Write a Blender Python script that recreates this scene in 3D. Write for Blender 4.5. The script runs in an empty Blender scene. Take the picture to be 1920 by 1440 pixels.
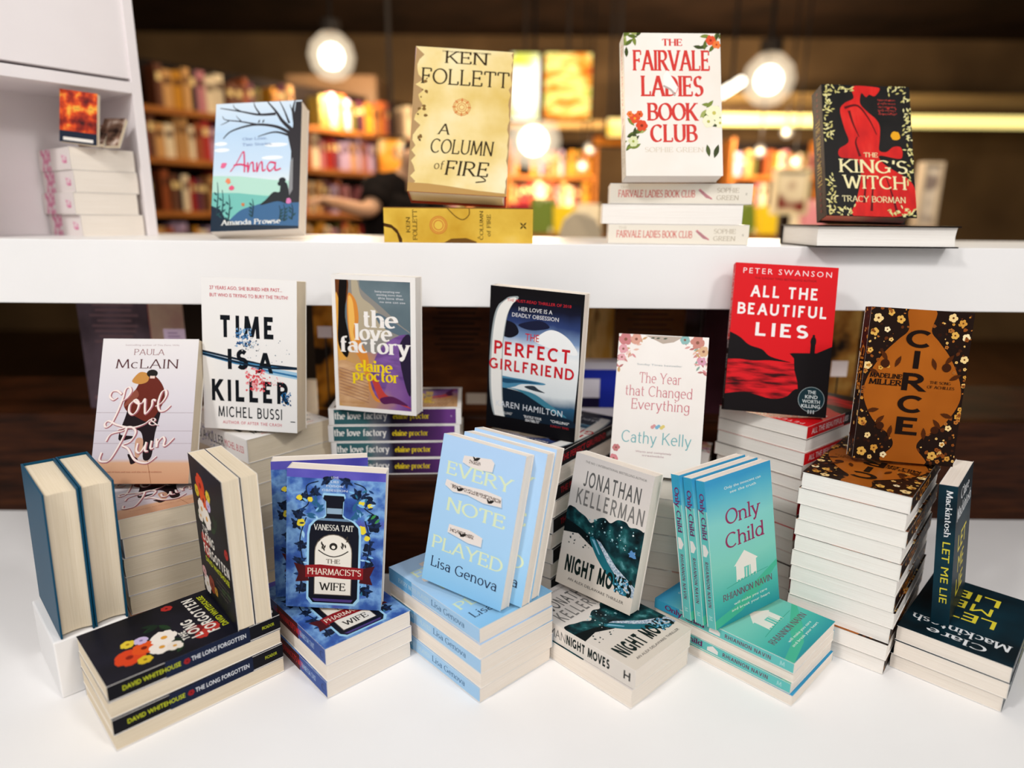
import bpy, bmesh, math, random
from mathutils import Vector, Matrix

# ------------------------------------------------------------------ camera, world, light, exposure
SC = bpy.context.scene
COL = SC.collection
R = math.radians
CAMH = 0.597
cam_d = bpy.data.cameras.new('camera')
cam = bpy.data.objects.new('camera', cam_d)
COL.objects.link(cam)
cam_d.sensor_fit = 'HORIZONTAL'
cam_d.sensor_width = 36.0
cam_d.lens = 1260.0 / 1920.0 * 36.0
cam_d.clip_start = 0.02
cam_d.clip_end = 60
cam.matrix_world = Matrix.Translation((0, 0, CAMH)) @ Matrix.Rotation(R(90 - 13.85), 4, 'X') @ Matrix.Rotation(R(-0.55) * -1, 4, 'Z')
cam_d.dof.use_dof = True
cam_d.dof.focus_distance = 0.94
cam_d.dof.aperture_fstop = 1.5
SC.camera = cam

world = bpy.data.worlds.new('world')
SC.world = world
world.use_nodes = True
wb = world.node_tree.nodes['Background']
wb.inputs[0].default_value = (1.0, 0.97, 0.95, 1)
wb.inputs[1].default_value = 0.20

def area_light(name, loc, target, size, power, color):
    d = bpy.data.lights.new(name, 'AREA')
    d.shape = 'DISK'
    d.size = size
    d.energy = power
    d.color = color
    o = bpy.data.objects.new(name, d)
    COL.objects.link(o)
    o.location = loc
    o.rotation_euler = (Vector(target) - Vector(loc)).to_track_quat('-Z', 'Y').to_euler()
    return o

area_light('ceiling_spot_left', (-1.15, -0.35, 1.95), (0.0, 0.95, 0.25), 0.30, 17, (1.0, 0.975, 0.945))
area_light('ceiling_spot_right', (1.25, -0.45, 1.95), (0.05, 0.95, 0.25), 0.35, 12.5, (1.0, 0.975, 0.945))
area_light('ceiling_panel_front', (0.0, -1.3, 1.9), (0.0, 1.0, 0.35), 1.6, 19, (1.0, 0.985, 0.97))
SC.view_settings.view_transform = 'Standard'
SC.view_settings.look = 'None'
SC.view_settings.gamma = 1.0
SC.view_settings.use_curve_mapping = False
SC.view_settings.exposure = 0.33

# ------------------------------------------------------------------ materials
def lin(hx):
    hx = hx.lstrip('#')
    out = []
    for i in (0, 2, 4):
        c = int(hx[i:i + 2], 16) / 255.0
        out.append(c / 12.92 if c <= 0.04045 else ((c + 0.055) / 1.055) ** 2.4)
    return (*out, 1.0)

_mats = {}
def flat(hx, rough=0.42, emit=0.0, metal=0.0):
    key = ('flat', hx, rough, emit, metal)
    if key in _mats:
        return _mats[key]
    m = bpy.data.materials.new('print_' + hx.lstrip('#'))
    m.use_nodes = True
    b = m.node_tree.nodes['Principled BSDF']
    b.inputs['Base Color'].default_value = lin(hx)
    b.inputs['Roughness'].default_value = rough
    b.inputs['Metallic'].default_value = metal
    b.inputs['Specular IOR Level'].default_value = 0.10
    if emit:
        b.inputs['Emission Color'].default_value = lin(hx)
        b.inputs['Emission Strength'].default_value = emit
    _mats[key] = m
    return m

def ramp_mat(name, stops, kind='noise', scale=30.0, detail=4.0, axis='Z', lo=0.0, hi=0.2, distort=0.0, stretch=(1, 1, 1), rough=0.42, bump=0.0):
    """Printed or painted colour: a colour ramp over noise, or over one of the object's own axes."""
    key = ('ramp', name)
    if key in _mats:
        return _mats[key]
    m = bpy.data.materials.new(name)
    m.use_nodes = True
    nt = m.node_tree
    b = nt.nodes['Principled BSDF']
    b.inputs['Roughness'].default_value = rough
    b.inputs['Specular IOR Level'].default_value = 0.10
    tc = nt.nodes.new('ShaderNodeTexCoord')
    mp = nt.nodes.new('ShaderNodeMapping')
    mp.inputs['Scale'].default_value = stretch
    nt.links.new(tc.outputs['Object'], mp.inputs['Vector'])
    cr = nt.nodes.new('ShaderNodeValToRGB')
    while len(cr.color_ramp.elements) < len(stops):
        cr.color_ramp.elements.new(0.5)
    for e, (p, hx) in zip(cr.color_ramp.elements, stops):
        e.position = p
        e.color = lin(hx)
    nz = nt.nodes.new('ShaderNodeTexNoise')
    nz.inputs['Scale'].default_value = scale
    nz.inputs['Detail'].default_value = detail
    nt.links.new(mp.outputs['Vector'], nz.inputs['Vector'])
    if kind == 'noise':
        nt.links.new(nz.outputs[0], cr.inputs[0])
    else:
        sx = nt.nodes.new('ShaderNodeSeparateXYZ')
        nt.links.new(tc.outputs['Object'], sx.inputs[0])
        mr = nt.nodes.new('ShaderNodeMapRange')
        mr.inputs['From Min'].default_value = lo
        mr.inputs['From Max'].default_value = hi
        nt.links.new(sx.outputs[axis], mr.inputs['Value'])
        ad = nt.nodes.new('ShaderNodeMath')
        ad.operation = 'MULTIPLY_ADD'
        ad.inputs[1].default_value = distort
        sb = nt.nodes.new('ShaderNodeMath')
        sb.operation = 'SUBTRACT'
        sb.inputs[1].default_value = 0.5
        nt.links.new(nz.outputs[0], sb.inputs[0])
        nt.links.new(sb.outputs[0], ad.inputs[0])
        nt.links.new(mr.outputs[0], ad.inputs[2])
        nt.links.new(ad.outputs[0], cr.inputs[0])
    nt.links.new(cr.outputs[0], b.inputs['Base Color'])
    if bump:
        bp = nt.nodes.new('ShaderNodeBump')
        bp.inputs['Strength'].default_value = bump
        bp.inputs['Distance'].default_value = 0.001
        nt.links.new(nz.outputs[0], bp.inputs['Height'])
        nt.links.new(bp.outputs[0], b.inputs['Normal'])
    _mats[key] = m
    return m

def page_mat(name, c1, c2):
    return ramp_mat('pages_' + name, [(0.25, c2), (0.75, c1)], 'noise', 40, 3, stretch=(0.3, 45, 0.3), rough=0.8, bump=0.25)

PAGE_WHITE = page_mat('white', '#FAF6F0', '#EDE6DE')
PAGE_CREAM = page_mat('cream', '#EDDFC8', '#DCCBAE')
PAGE_IVORY = page_mat('ivory', '#F6EDE2', '#E9DDCF')
PAINT = ramp_mat('white_paint', [(0.3, '#F1EFEE'), (0.7, '#F5F3F2')], 'noise', 6, 2, rough=0.38)
DARKWOOD = ramp_mat('dark_brown_wood', [(0.3, '#1E0F08'), (0.6, '#3A1D0E'), (0.8, '#4A2812')], 'noise', 9, 5, stretch=(1, 1, 9), rough=0.35)
SHELFWOOD = ramp_mat('warm_shelf_wood', [(0.3, '#7A4318'), (0.7, '#A9662A')], 'noise', 5, 4, stretch=(1, 9, 9), rough=0.5)

# ------------------------------------------------------------------ objects
def link(name, mesh, parent=None):
    o = bpy.data.objects.new(name, mesh)
    COL.objects.link(o)
    if parent is not None:
        o.parent = parent
    return o

def tag(o, label=None, cat=None, group=None, kind=None):
    if label: o['label'] = label
    if cat: o['category'] = cat
    if group: o['group'] = group
    if kind: o['kind'] = kind
    return o

class MB:
    """Collects faces with materials and links them as one mesh object."""
    def __init__(self):
        self.v, self.f, self.m, self.slots = [], [], [], []
    def slot(self, mat):
        if mat not in self.slots:
            self.slots.append(mat)
        return self.slots.index(mat)
    def face(self, pts, mat):
        n = len(self.v)
        self.v.extend([tuple(p) for p in pts])
        self.f.append(tuple(range(n, n + len(pts))))
        self.m.append(self.slot(mat))
    def raw(self, verts, faces, mat):
        n = len(self.v)
        self.v.extend([tuple(p) for p in verts])
        s = self.slot(mat)
        for f in faces:
            self.f.append(tuple(i + n for i in f))
            self.m.append(s)
    def box(self, lo, hi, mat, M=None):
        (a, b, c), (d, e, g) = lo, hi
        P = [Vector(p) for p in ((a, b, c), (d, b, c), (d, e, c), (a, e, c), (a, b, g), (d, b, g), (d, e, g), (a, e, g))]
        if M is not None:
            P = [M @ p for p in P]
        self.raw(P, [(0, 3, 2, 1), (4, 5, 6, 7), (0, 1, 5, 4), (1, 2, 6, 5), (2, 3, 7, 6), (3, 0, 4, 7)], mat)
    def tube(self, pts, rad, mat, n=10):
        rings = []
        for i, p in enumerate(pts):
            p = Vector(p)
            t = (Vector(pts[min(i + 1, len(pts) - 1)]) - Vector(pts[max(i - 1, 0)])).normalized()
            a = t.orthogonal().normalized()
            b = t.cross(a)
            r = rad[i] if isinstance(rad, (list, tuple)) else rad
            rings.append([p + a * r * math.cos(2 * math.pi * k / n) + b * r * math.sin(2 * math.pi * k / n) for k in range(n)])
        V = [q for rg in rings for q in rg]
        F = [(i * n + k, i * n + (k + 1) % n, (i + 1) * n + (k + 1) % n, (i + 1) * n + k) for i in range(len(pts) - 1) for k in range(n)]
        F += [tuple(reversed(range(n))), tuple((len(pts) - 1) * n + k for k in range(n))]
        self.raw(V, F, mat)
    def mesh(self, name):
        me = bpy.data.meshes.new(name)
        me.from_pydata(self.v, [], self.f)
        for s in self.slots:
            me.materials.append(s)
        me.polygons.foreach_set('material_index', self.m)
        me.update()
        return me
    def build(self, name, parent=None, bevel=0.0):
        o = link(name, self.mesh(name), parent)
        if bevel:
            bv = o.modifiers.new('bevel', 'BEVEL')
            bv.width = bevel
            bv.segments = 2
            bv.limit_method = 'ANGLE'
        return o

# ------------------------------------------------------------------ lettering
GLYPHS = {
'A': (.76, 'B 0 0 .38 1|B .76 0 .38 1|p .14 .34 .62 .34'),
'B': (.62, 'P .06 0 .06 1|p .06 1 .3 1|E .3 .76 .25 .24 90 -90|p .06 .52 .32 .52|E .32 .26 .3 .26 90 -90|p .06 0 .32 0'),
'C': (.72, 'E .4 .5 .4 .5 45 315'),
'D': (.74, 'P .06 0 .06 1|p .06 1 .3 1|E .3 .5 .44 .5 90 -90|p .06 0 .3 0'),
'E': (.58, 'P .06 0 .06 1|H .06 1 .54 1|H .06 .52 .44 .52|H .06 0 .58 0'),
'F': (.54, 'P .06 0 .06 1|H .06 1 .54 1|H .06 .5 .42 .5'),
'G': (.8, 'E .4 .5 .4 .5 45 330|p .73 .1 .73 .42|p .5 .42 .84 .42'),
'H': (.74, 'P .06 0 .06 1|P .68 0 .68 1|p .06 .51 .68 .51'),
'I': (.16, 'P .08 0 .08 1'),
'J': (.42, 'B .34 1 .34 .22|E .17 .22 .17 .24 0 -150'),
'K': (.7, 'P .06 0 .06 1|B .64 1 .08 .42|B .7 0 .24 .58'),
'L': (.56, 'P .06 0 .06 1|H .06 0 .56 0'),
'M': (.92, 'B .04 0 .12 1|p .12 1 .46 .06|p .46 .06 .8 1|B .88 0 .8 1'),
'N': (.76, 'B .06 0 .06 1|p .06 1 .7 0|B .7 1 .7 0'),
'O': (.8, 'E .4 .5 .4 .5 0 360'),
'P': (.58, 'P .06 0 .06 1|p .06 1 .3 1|E .3 .74 .27 .26 90 -90|p .06 .48 .3 .48'),
'Q': (.8, 'E .4 .5 .4 .5 0 360|p .45 .2 .75 -.12'),
'R': (.68, 'P .06 0 .06 1|p .06 1 .3 1|E .3 .74 .27 .26 90 -90|p .06 .48 .3 .48|B .68 0 .28 .48'),
'S': (.52, 'E .27 .75 .23 .25 35 270|E .27 .25 .25 .25 90 -145'),
'T': (.66, 'B .33 0 .33 1|X 0 1 .66 1'),
'U': (.72, 'B .06 1 .06 .32|E .36 .32 .3 .32 180 360|B .66 1 .66 .32'),
'V': (.74, 'B 0 1 .37 0|B .74 1 .37 0'),
'W': (1.04, 'B 0 1 .28 0|p .28 0 .52 .9|p .52 .9 .76 0|B 1.04 1 .76 0'),
'X': (.72, 'P .02 1 .7 0|P .68 1 .02 0'),
'Y': (.72, 'B 0 1 .36 .45|B .72 1 .36 .45|B .36 0 .36 .45'),
'Z': (.64, 'p .04 1 .62 1|p .6 1 .04 0|H .04 0 .62 0'),
'a': (.48, 'E .22 .45 .2 .21 160 0|t .42 .45 .42 0|E .22 .2 .2 .2 0 360'),
'b': (.56, 't .06 1 .06 0|E .28 .33 .24 .33 0 360'),
'c': (.48, 'E .27 .33 .25 .33 50 310'),
'd': (.58, 'E .28 .33 .25 .33 0 360|t .52 1 .52 0'),
'e': (.52, 'E .27 .33 .25 .33 0 310|p .03 .36 .51 .36'),
'f': (.34, 'B .14 0 .14 .78|E .3 .78 .16 .22 180 60|p 0 .64 .34 .64'),
'g': (.54, 'E .26 .36 .23 .3 0 360|p .49 .64 .49 -.08|E .26 -.08 .23 .22 0 -160'),
'h': (.56, 't .06 1 .06 0|E .28 .4 .22 .26 180 0|B .5 0 .5 .4'),
'i': (.14, 't .07 .66 .07 0|D .07 .88'),
'k': (.54, 't .06 1 .06 0|p .48 .64 .08 .3|B .54 0 .2 .4'),
'l': (.14, 't .07 1 .07 0'),
'm': (.88, 't .06 .66 .06 0|E .25 .42 .19 .24 180 0|B .44 0 .44 .42|E .63 .42 .19 .24 180 0|B .82 0 .82 .42'),
'n': (.56, 't .06 .66 .06 0|E .28 .4 .22 .26 180 0|B .5 0 .5 .4'),
'o': (.54, 'E .27 .33 .25 .33 0 360'),
'p': (.56, 't .06 .66 .06 -.3|E .28 .33 .24 .33 0 360'),
'r': (.38, 't .06 .66 .06 0|E .26 .4 .2 .26 180 60'),
's': (.4, 'E .2 .49 .17 .17 40 270|E .2 .165 .18 .165 90 -140'),
't': (.32, 'p .13 .9 .13 .16|E .27 .16 .14 .16 180 290|p 0 .64 .32 .64'),
'u': (.56, 'p .06 .66 .06 .26|E .28 .26 .22 .26 180 360|t .5 .66 .5 0'),
'v': (.52, 'B 0 .66 .26 0|B .52 .66 .26 0'),
'w': (.78, 'B 0 .66 .2 0|p .2 0 .39 .6|p .39 .6 .58 0|B .78 .66 .58 0'),
'y': (.52, 'B 0 .66 .27 0|B .52 .66 .18 -.26|D .12 -.24'),
"'": (.1, 'p .06 1 .04 .72'),
'.': (.12, 'D .06 .06'),
'&': (.72, 'E .3 .78 .17 .22 0 360|E .28 .28 .28 .28 100 330|p .18 .64 .7 0'),
}

def _stroke_quads(pts, wfun):
    out = []
    n = len(pts)
    straight = n == 2
    L, Rr = [], []
    for i in range(n):
        a, b = pts[max(i - 1, 0)], pts[min(i + 1, n - 1)]
        dx, dy = b[0] - a[0], b[1] - a[1]
        ln = math.hypot(dx, dy) or 1e-9
        w = wfun(math.atan2(dy, dx)) / 2
        if straight and abs(dy) > 0.3 * ln:
            ox, oy = w / (abs(dy) / ln), 0.0
            if dy > 0: ox = -ox
        else:
            ox, oy = -dy / ln * w, dx / ln * w
        L.append((pts[i][0] + ox, pts[i][1] + oy))
        Rr.append((pts[i][0] - ox, pts[i][1] - oy))
    for i in range(n - 1):
        out.append([Rr[i], Rr[i + 1], L[i + 1], L[i]])
    return out

def serif_polys(s, thick=.16, thin=.06, serif=.09, nib=15, space=.16, slab=False):
    """Polygons of a line of drawn serif letters with cap height 1, and the line's width."""
    x = 0.0
    polys = []
    def wf(a):
        return thin + (thick - thin) * abs(math.sin(a - R(nib))) ** 1.5
    bar = thick * 0.55 if slab else max(thin * 0.8, .035)
    for ch in s:
        if ch == ' ':
            x += .34 + space * .5
            continue
        wd, spec = GLYPHS.get(ch, (.3, 'p 0 .4 .3 .4'))
        for st in spec.split('|'):
            k, *nums = st.split()
            q = [float(t) for t in nums]
            if k == 'E':
                cx, cy, rx, ry, a0, a1 = q
                m = max(4, int(abs(a1 - a0) / 15))
                pts = [(cx + rx * math.cos(R(a0 + (a1 - a0) * i / m)), cy + ry * math.sin(R(a0 + (a1 - a0) * i / m))) for i in range(m + 1)]
            elif k == 'D':
                r = thick * .62
                polys.append([(x + q[0] + r * math.cos(i * math.pi / 4), q[1] + r * math.sin(i * math.pi / 4)) for i in range(8)])
                continue
            else:
                pts = [(q[0], q[1]), (q[2], q[3])]
            if k == 'E' or abs(pts[0][1] - pts[-1][1]) < .02:
                wh = wf(0.0)
                pts = [(px, wh / 2 + py * (1 - wh)) for px, py in pts]
            for qd in _stroke_quads(pts, wf):
                polys.append([(px + x, py) for px, py in qd])
            if not serif:
                continue
            ends = {'P': (0, 1), 'B': (0,), 't': (0, 1)}.get(k, ())
            for e in ends:
                ex, ey = pts[e]
                top = e == 0 if k == 't' else pts[e][1] > pts[1 - e][1]
                hl, hr = serif + thick * .4, serif + thick * .4
                if k == 't' and top:
                    hr = 0.0
                yy0, yy1 = (ey - bar, ey) if top else (ey, ey + bar)
                polys.append([(x + ex - hl, yy0), (x + ex + hr, yy0), (x + ex + hr, yy1), (x + ex - hl, yy1)])
            for e in ({'H': (1,), 'X': (0, 1)}.get(k, ())):
                ex, ey = pts[e]
                h0, h1 = (ey - .2, ey) if ey > .9 else ((ey, ey + .2) if ey < .1 else (ey - .1, ey + .1))
                polys.append([(x + ex - thin * .7, h0), (x + ex + thin * .7, h0), (x + ex + thin * .7, h1), (x + ex - thin * .7, h1)])
        x += wd + space
    return polys, x - space

_sans_cache = {}
def sans_mesh(s, bold=0.0, space=1.0):
    """Vertices and faces of a line set in Blender's own built-in sans face, scaled to cap height 1."""
    key = (s, bold, space)
    if key in _sans_cache:
        return _sans_cache[key]
    def raw(t, off):
        c = bpy.data.curves.new('lettering', 'FONT')
        c.body = t
        c.fill_mode = 'FRONT'
        c.resolution_u = 2
        c.offset = off
        c.space_character = space
        o = bpy.data.objects.new('lettering', c)
        COL.objects.link(o)
        dg = bpy.context.evaluated_depsgraph_get()
        dg.update()
        me = bpy.data.meshes.new_from_object(o.evaluated_get(dg))
        V = [(v.co.x, v.co.y) for v in me.vertices]
        F = [tuple(p.vertices) for p in me.polygons]
        bpy.data.objects.remove(o)
        bpy.data.curves.remove(c)
        bpy.data.meshes.remove(me)
        return V, F
    if 'cap' not in _sans_cache:
        V, _ = raw('H', 0)
        _sans_cache['cap'] = max(v[1] for v in V)
    cap = _sans_cache['cap']
    V, F = raw(s, bold * cap)
    x0 = min(v[0] for v in V)
    V = [((a - x0) / cap, b / cap) for a, b in V]
    _sans_cache[key] = (V, F, max(v[0] for v in V))
    return _sans_cache[key]

def spline(pts, n=8):
    out = []
    for i in range(len(pts) - 1):
        p0, p1, p2, p3 = pts[max(i - 1, 0)], pts[i], pts[i + 1], pts[min(i + 2, len(pts) - 1)]
        for k in range(n):
            t = k / n
            out.append(tuple(0.5 * (2 * p1[j] + (p2[j] - p0[j]) * t + (2 * p0[j] - 5 * p1[j] + 4 * p2[j] - p3[j]) * t * t + (3 * p1[j] - p0[j] - 3 * p2[j] + p3[j]) * t ** 3) for j in (0, 1)))
    out.append(tuple(pts[-1]))
    return out

class Art:
    """Printed artwork on one panel: coordinates are fractions of the panel, y up. place(a, b, layer) maps metres on the panel to a point."""
    STEP = 1.0e-6
    def __init__(self, mb, w, h, place):
        self.mb, self.w, self.h, self.place, self.L = mb, w, h, place, 18
        self.rnd = random.Random(7)
    def _mat(self, c):
        return flat(c) if isinstance(c, str) else c
    def _put(self, polys, c):
        m = self._mat(c)
        for p in polys:
            p = self._clip(p)
            self.L += 1
            if len(p) > 2:
                self.mb.face([self.place(a, b, self.L * self.STEP) for a, b in p], m)
    def up(self):
        self.L += 4
    def _clip(self, P):
        for ax, lim, sg in ((0, 0.0, 1), (0, self.w, -1), (1, 0.0, 1), (1, self.h, -1)):
            if all((p[ax] - lim) * sg >= -1e-9 for p in P):
                continue
            out = []
            for i in range(len(P)):
                a, b = P[i - 1], P[i]
                da, db = (a[ax] - lim) * sg, (b[ax] - lim) * sg
                if (da >= 0) != (db >= 0):
                    t = da / (da - db)
                    out.append((a[0] + (b[0] - a[0]) * t, a[1] + (b[1] - a[1]) * t))
                if db >= 0:
                    out.append(b)
            P = out
            if not P:
                break
        return P
    def poly(self, pts, c, up=True):
        """A polygon that may be concave: ear-clipped through a bmesh-free fan of triangles."""
        from mathutils.geometry import tessellate_polygon
        P = self._clip([(x * self.w, y * self.h) for x, y in pts])
        if len(P) < 3:
            if up: self.up()
            return
        tri = tessellate_polygon([[Vector((a, b, 0)) for a, b in P]])
        m = self._mat(c)
        self.L += 1
        self.mb.raw([self.place(a, b, self.L * self.STEP) for a, b in P], [tuple(t) if _ccw(P, t) else tuple(reversed(t)) for t in tri], m)
        if up: self.up()
    def shape(self, pts, c, up=True, n=5):
        """A closed outline drawn smooth through its points."""
        m = len(pts)
        out = []
        for i in range(m):
            p0, p1, p2, p3 = pts[i - 1], pts[i], pts[(i + 1) % m], pts[(i + 2) % m]
            for k in range(n):
                t = k / n
                out.append(tuple(0.5 * (2 * p1[j] + (p2[j] - p0[j]) * t + (2 * p0[j] - 5 * p1[j] + 4 * p2[j] - p3[j]) * t * t + (3 * p1[j] - p0[j] - 3 * p2[j] + p3[j]) * t ** 3) for j in (0, 1)))
        self.poly(out, c, up)
    def rect(self, x0, y0, x1, y1, c, up=True):
        self.poly([(x0, y0), (x1, y0), (x1, y1), (x0, y1)], c, up)
    def ell(self, cx, cy, rx, c, ry=None, rot=0, up=True, n=14, wob=0.0):
        ry_m = (ry * self.h) if ry is not None else rx * self.w
        pts = []
        for i in range(n):
            t = 2 * math.pi * i / n
            k = 1 + self.rnd.uniform(-wob, wob)
            a, b = rx * self.w * math.cos(t) * k, ry_m * math.sin(t) * k
            pts.append((cx + (a * math.cos(rot) - b * math.sin(rot)) / self.w, cy + (a * math.sin(rot) + b * math.cos(rot)) / self.h))
        self.poly(pts, c, up)
    def line(self, pts, wd, c, smooth=True, taper=None, up=True):
        """A brush line; wd is a fraction of the panel width; taper gives the end widths as factors."""
        P = spline(pts) if smooth and len(pts) > 2 else list(pts)
        P = [(x * self.w, y * self.h) for x, y in P]
        n = len(P)
        L, Q = [], []
        for i in range(n):
            a, b = P[max(i - 1, 0)], P[min(i + 1, n - 1)]
            dx, dy = b[0] - a[0], b[1] - a[1]
            ln = math.hypot(dx, dy) or 1e-9
            k = wd * self.w / 2
            if taper:
                k *= taper[0] + (taper[1] - taper[0]) * i / (n - 1)
            L.append((P[i][0] - dy / ln * k, P[i][1] + dx / ln * k))
            Q.append((P[i][0] + dy / ln * k, P[i][1] - dx / ln * k))
        self._put([[Q[i], Q[i + 1], L[i + 1], L[i]] for i in range(n - 1)], c)
        if up: self.up()
    def pen(self, strokes, box, wd, c, nib=35, thin=.3, up=True):
        """Handwriting: strokes in their own 0..1 box, laid into box=(x0, y0, x1, y1), with a broad-nib width."""
        x0, y0, x1, y1 = box
        for s in strokes:
            P = [((x0 + a * (x1 - x0)) * self.w, (y0 + b * (y1 - y0)) * self.h) for a, b in spline(s, 7)]
            k = wd * self.w
            self._put(_stroke_quads(P, lambda a: k * (thin + (1 - thin) * abs(math.sin(a - R(nib))))) if len(P) > 2 else [], c)
        if up: self.up()
    def text(self, s, x, y, cap, c, width=None, font='sans', bold=0.0, space=1.0, align='c', rot=0, shear=0.0, up=True, **kw):
        """One line: x, y = anchor on the baseline, cap = cap height as a fraction of h, width = fraction of w to fit."""
        if font == 'block':
            t = kw.pop('weight', .2)
            kw = dict(thick=t, thin=t * .92, serif=0, nib=0, space=kw.pop('gap', .2 + t * .6))
        if font == 'sans':
            if 'M' in s: bold = 0.0
            V, F, wd = sans_mesh(s, bold, space)
        else:
            polys, wd = serif_polys(s, **kw)
            V, F = [], []
            for p in polys:
                area = sum(p[i][0] * p[(i + 1) % len(p)][1] - p[(i + 1) % len(p)][0] * p[i][1] for i in range(len(p)))
                if area < 0: p = p[::-1]
                F.append(tuple(range(len(V), len(V) + len(p))))
                V += p
        H = cap * self.h
        sx = (width * self.w / wd) if width else H
        if rot in (90, -90):
            H, sx = cap * self.w, (width * self.h / wd) if width else cap * self.w
        ox = {'c': -wd / 2, 'l': 0.0, 'r': -wd}[align]
        cs, sn = math.cos(R(rot)), math.sin(R(rot))
        m = self._mat(c)
        lift = [0] * len(V)
        if font != 'sans':                                                        # the strokes of a letter overlap: each lies a hair above the last
            for k, f in enumerate(F):
                for i in f: lift[i] = k % 24
        out = []
        for (a, b), k in zip(V, lift):
            u, v = (a + ox + shear * b) * sx, b * H
            out.append(self.place(x * self.w + u * cs - v * sn, y * self.h + u * sn + v * cs, (self.L + k) * self.STEP))
        self.mb.raw(out, F, m)
        self.L += max(lift, default=0)
        if up: self.up()
    def specks(self, n, x0, y0, x1, y1, r0, r1, cols, up=True):
        for _ in range(n):
            self.ell(self.rnd.uniform(x0, x1), self.rnd.uniform(y0, y1), self.rnd.uniform(r0, r1), self.rnd.choice(cols), up=False, n=6, wob=.35)
        if up: self.up()
    def flower(self, cx, cy, r, c, centre, n=5, up=True):
        self.ell(cx, cy, r * .62, c, up=False, n=9)
        for i in range(n):
            t = 2 * math.pi * i / n + self.rnd.uniform(-.2, .2)
            self.ell(cx + r * .6 * math.cos(t), cy + r * .6 * math.sin(t) * self.w / self.h, r * .52, c, up=False, n=8, wob=.15)
        self.up()
        self.ell(cx, cy, r * .28, centre, up=up, n=8)
    def leaf(self, cx, cy, ln, rot, c, up=False):
        a, b = ln * self.w, ln * .36 * self.w
        pts = []
        for t in (0, .25, .5, .75, 1):
            pts.append((t * a, b * math.sin(math.pi * t) * .5))
        for t in (.75, .5, .25):
            pts.append((t * a, -b * math.sin(math.pi * t) * .5))
        self.poly([(cx + (u * math.cos(rot) - v * math.sin(rot)) / self.w, cy + (u * math.sin(rot) + v * math.cos(rot)) / self.h) for u, v in pts], c, up)

def _ccw(P, t):
    (ax, ay), (bx, by), (cx, cy) = P[t[0]], P[t[1]], P[t[2]]
    return (bx - ax) * (cy - ay) - (by - ay) * (cx - ax) > 0
# ------------------------------------------------------------------ printed covers
def art_time(a):
    a.specks(26, .3, .46, .95, .64, .003, .007, ['#6F7F8E', '#3E5A75', '#A8B4BE'])
    a.poly([(0, .525), (.3, .49), (.62, .455), (1, .44), (1, .425), (.6, .44), (.3, .475), (0, .51)], '#142433')
    a.poly([(0, .51), (.35, .465), (.7, .44), (.95, .428), (.7, .42), (.35, .44), (.1, .475), (0, .49)], '#3F82AE')
    a.poly([(.45, .45), (1, .405), (1, .36), (.7, .385)], '#9CC3DB')
    a.poly([(.5, .43), (1, .385), (1, .372), (.6, .41)], '#2C6E9E')
    a.text('TIME', .475, .615, .145, '#12161C', .56, font='block', weight=.24, gap=.42)
    a.text('IS', .37, .405, .135, '#12161C', .19, font='block', weight=.24, gap=.42)
    a.text('A', .665, .39, .135, '#12161C', .125, font='block', weight=.24)
    a.text('KILLER', .5, .19, .145, '#12161C', .8, font='block', weight=.24, gap=.42)
    a.specks(70, .36, .56, .52, .68, .004, .016, ['#3C6EA0', '#7FA8CC', '#2B4C78'])
    a.specks(60, .42, .53, .6, .6, .003, .009, ['#22324A', '#86A6C2', '#ECE9E6'])
    a.specks(110, .46, .27, .66, .42, .004, .015, ['#D8414C', '#E46A70', '#F0A2A4', '#C42C3A'])
    a.specks(30, .62, .3, .85, .37, .003, .009, ['#D8414C', '#EFA0A4'])
    a.specks(40, .84, .18, .93, .27, .004, .012, ['#2A6FA6', '#12406C'])
    a.line([(0, .5), (.3, .463), (.62, .43), (1, .43)], .02, '#16283A')
    a.text('MICHEL BUSSI', .5, .083, .072, '#1B2026', .68, font='block', weight=.14, gap=.3)
    a.text('AUTHOR OF AFTER THE CRASH', .52, .038, .02, '#D97A84', .63, space=1.15)
    a.text('27 YEARS AGO, SHE BURIED HER PAST...', .47, .925, .022, '#CF5A66', .76)
    a.text('BUT WHO IS TRYING TO BURY THE TRUTH?', .5, .878, .022, '#CF5A66', .82)
    a.line([(.93, .075), (.98, .075)], .008, '#26303A', smooth=False)
def spine_time(a):
    a.text('TIME IS A KILLER', .42, .3, .42, '#12161C', .55, bold=.03)
    a.text('MICHEL BUSSI', .83, .35, .3, '#C9525E', .25)
    a.specks(30, .3, .1, .6, .9, .003, .009, ['#6D6FA8', '#3C6EA0', '#A9A4CC'])

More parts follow.
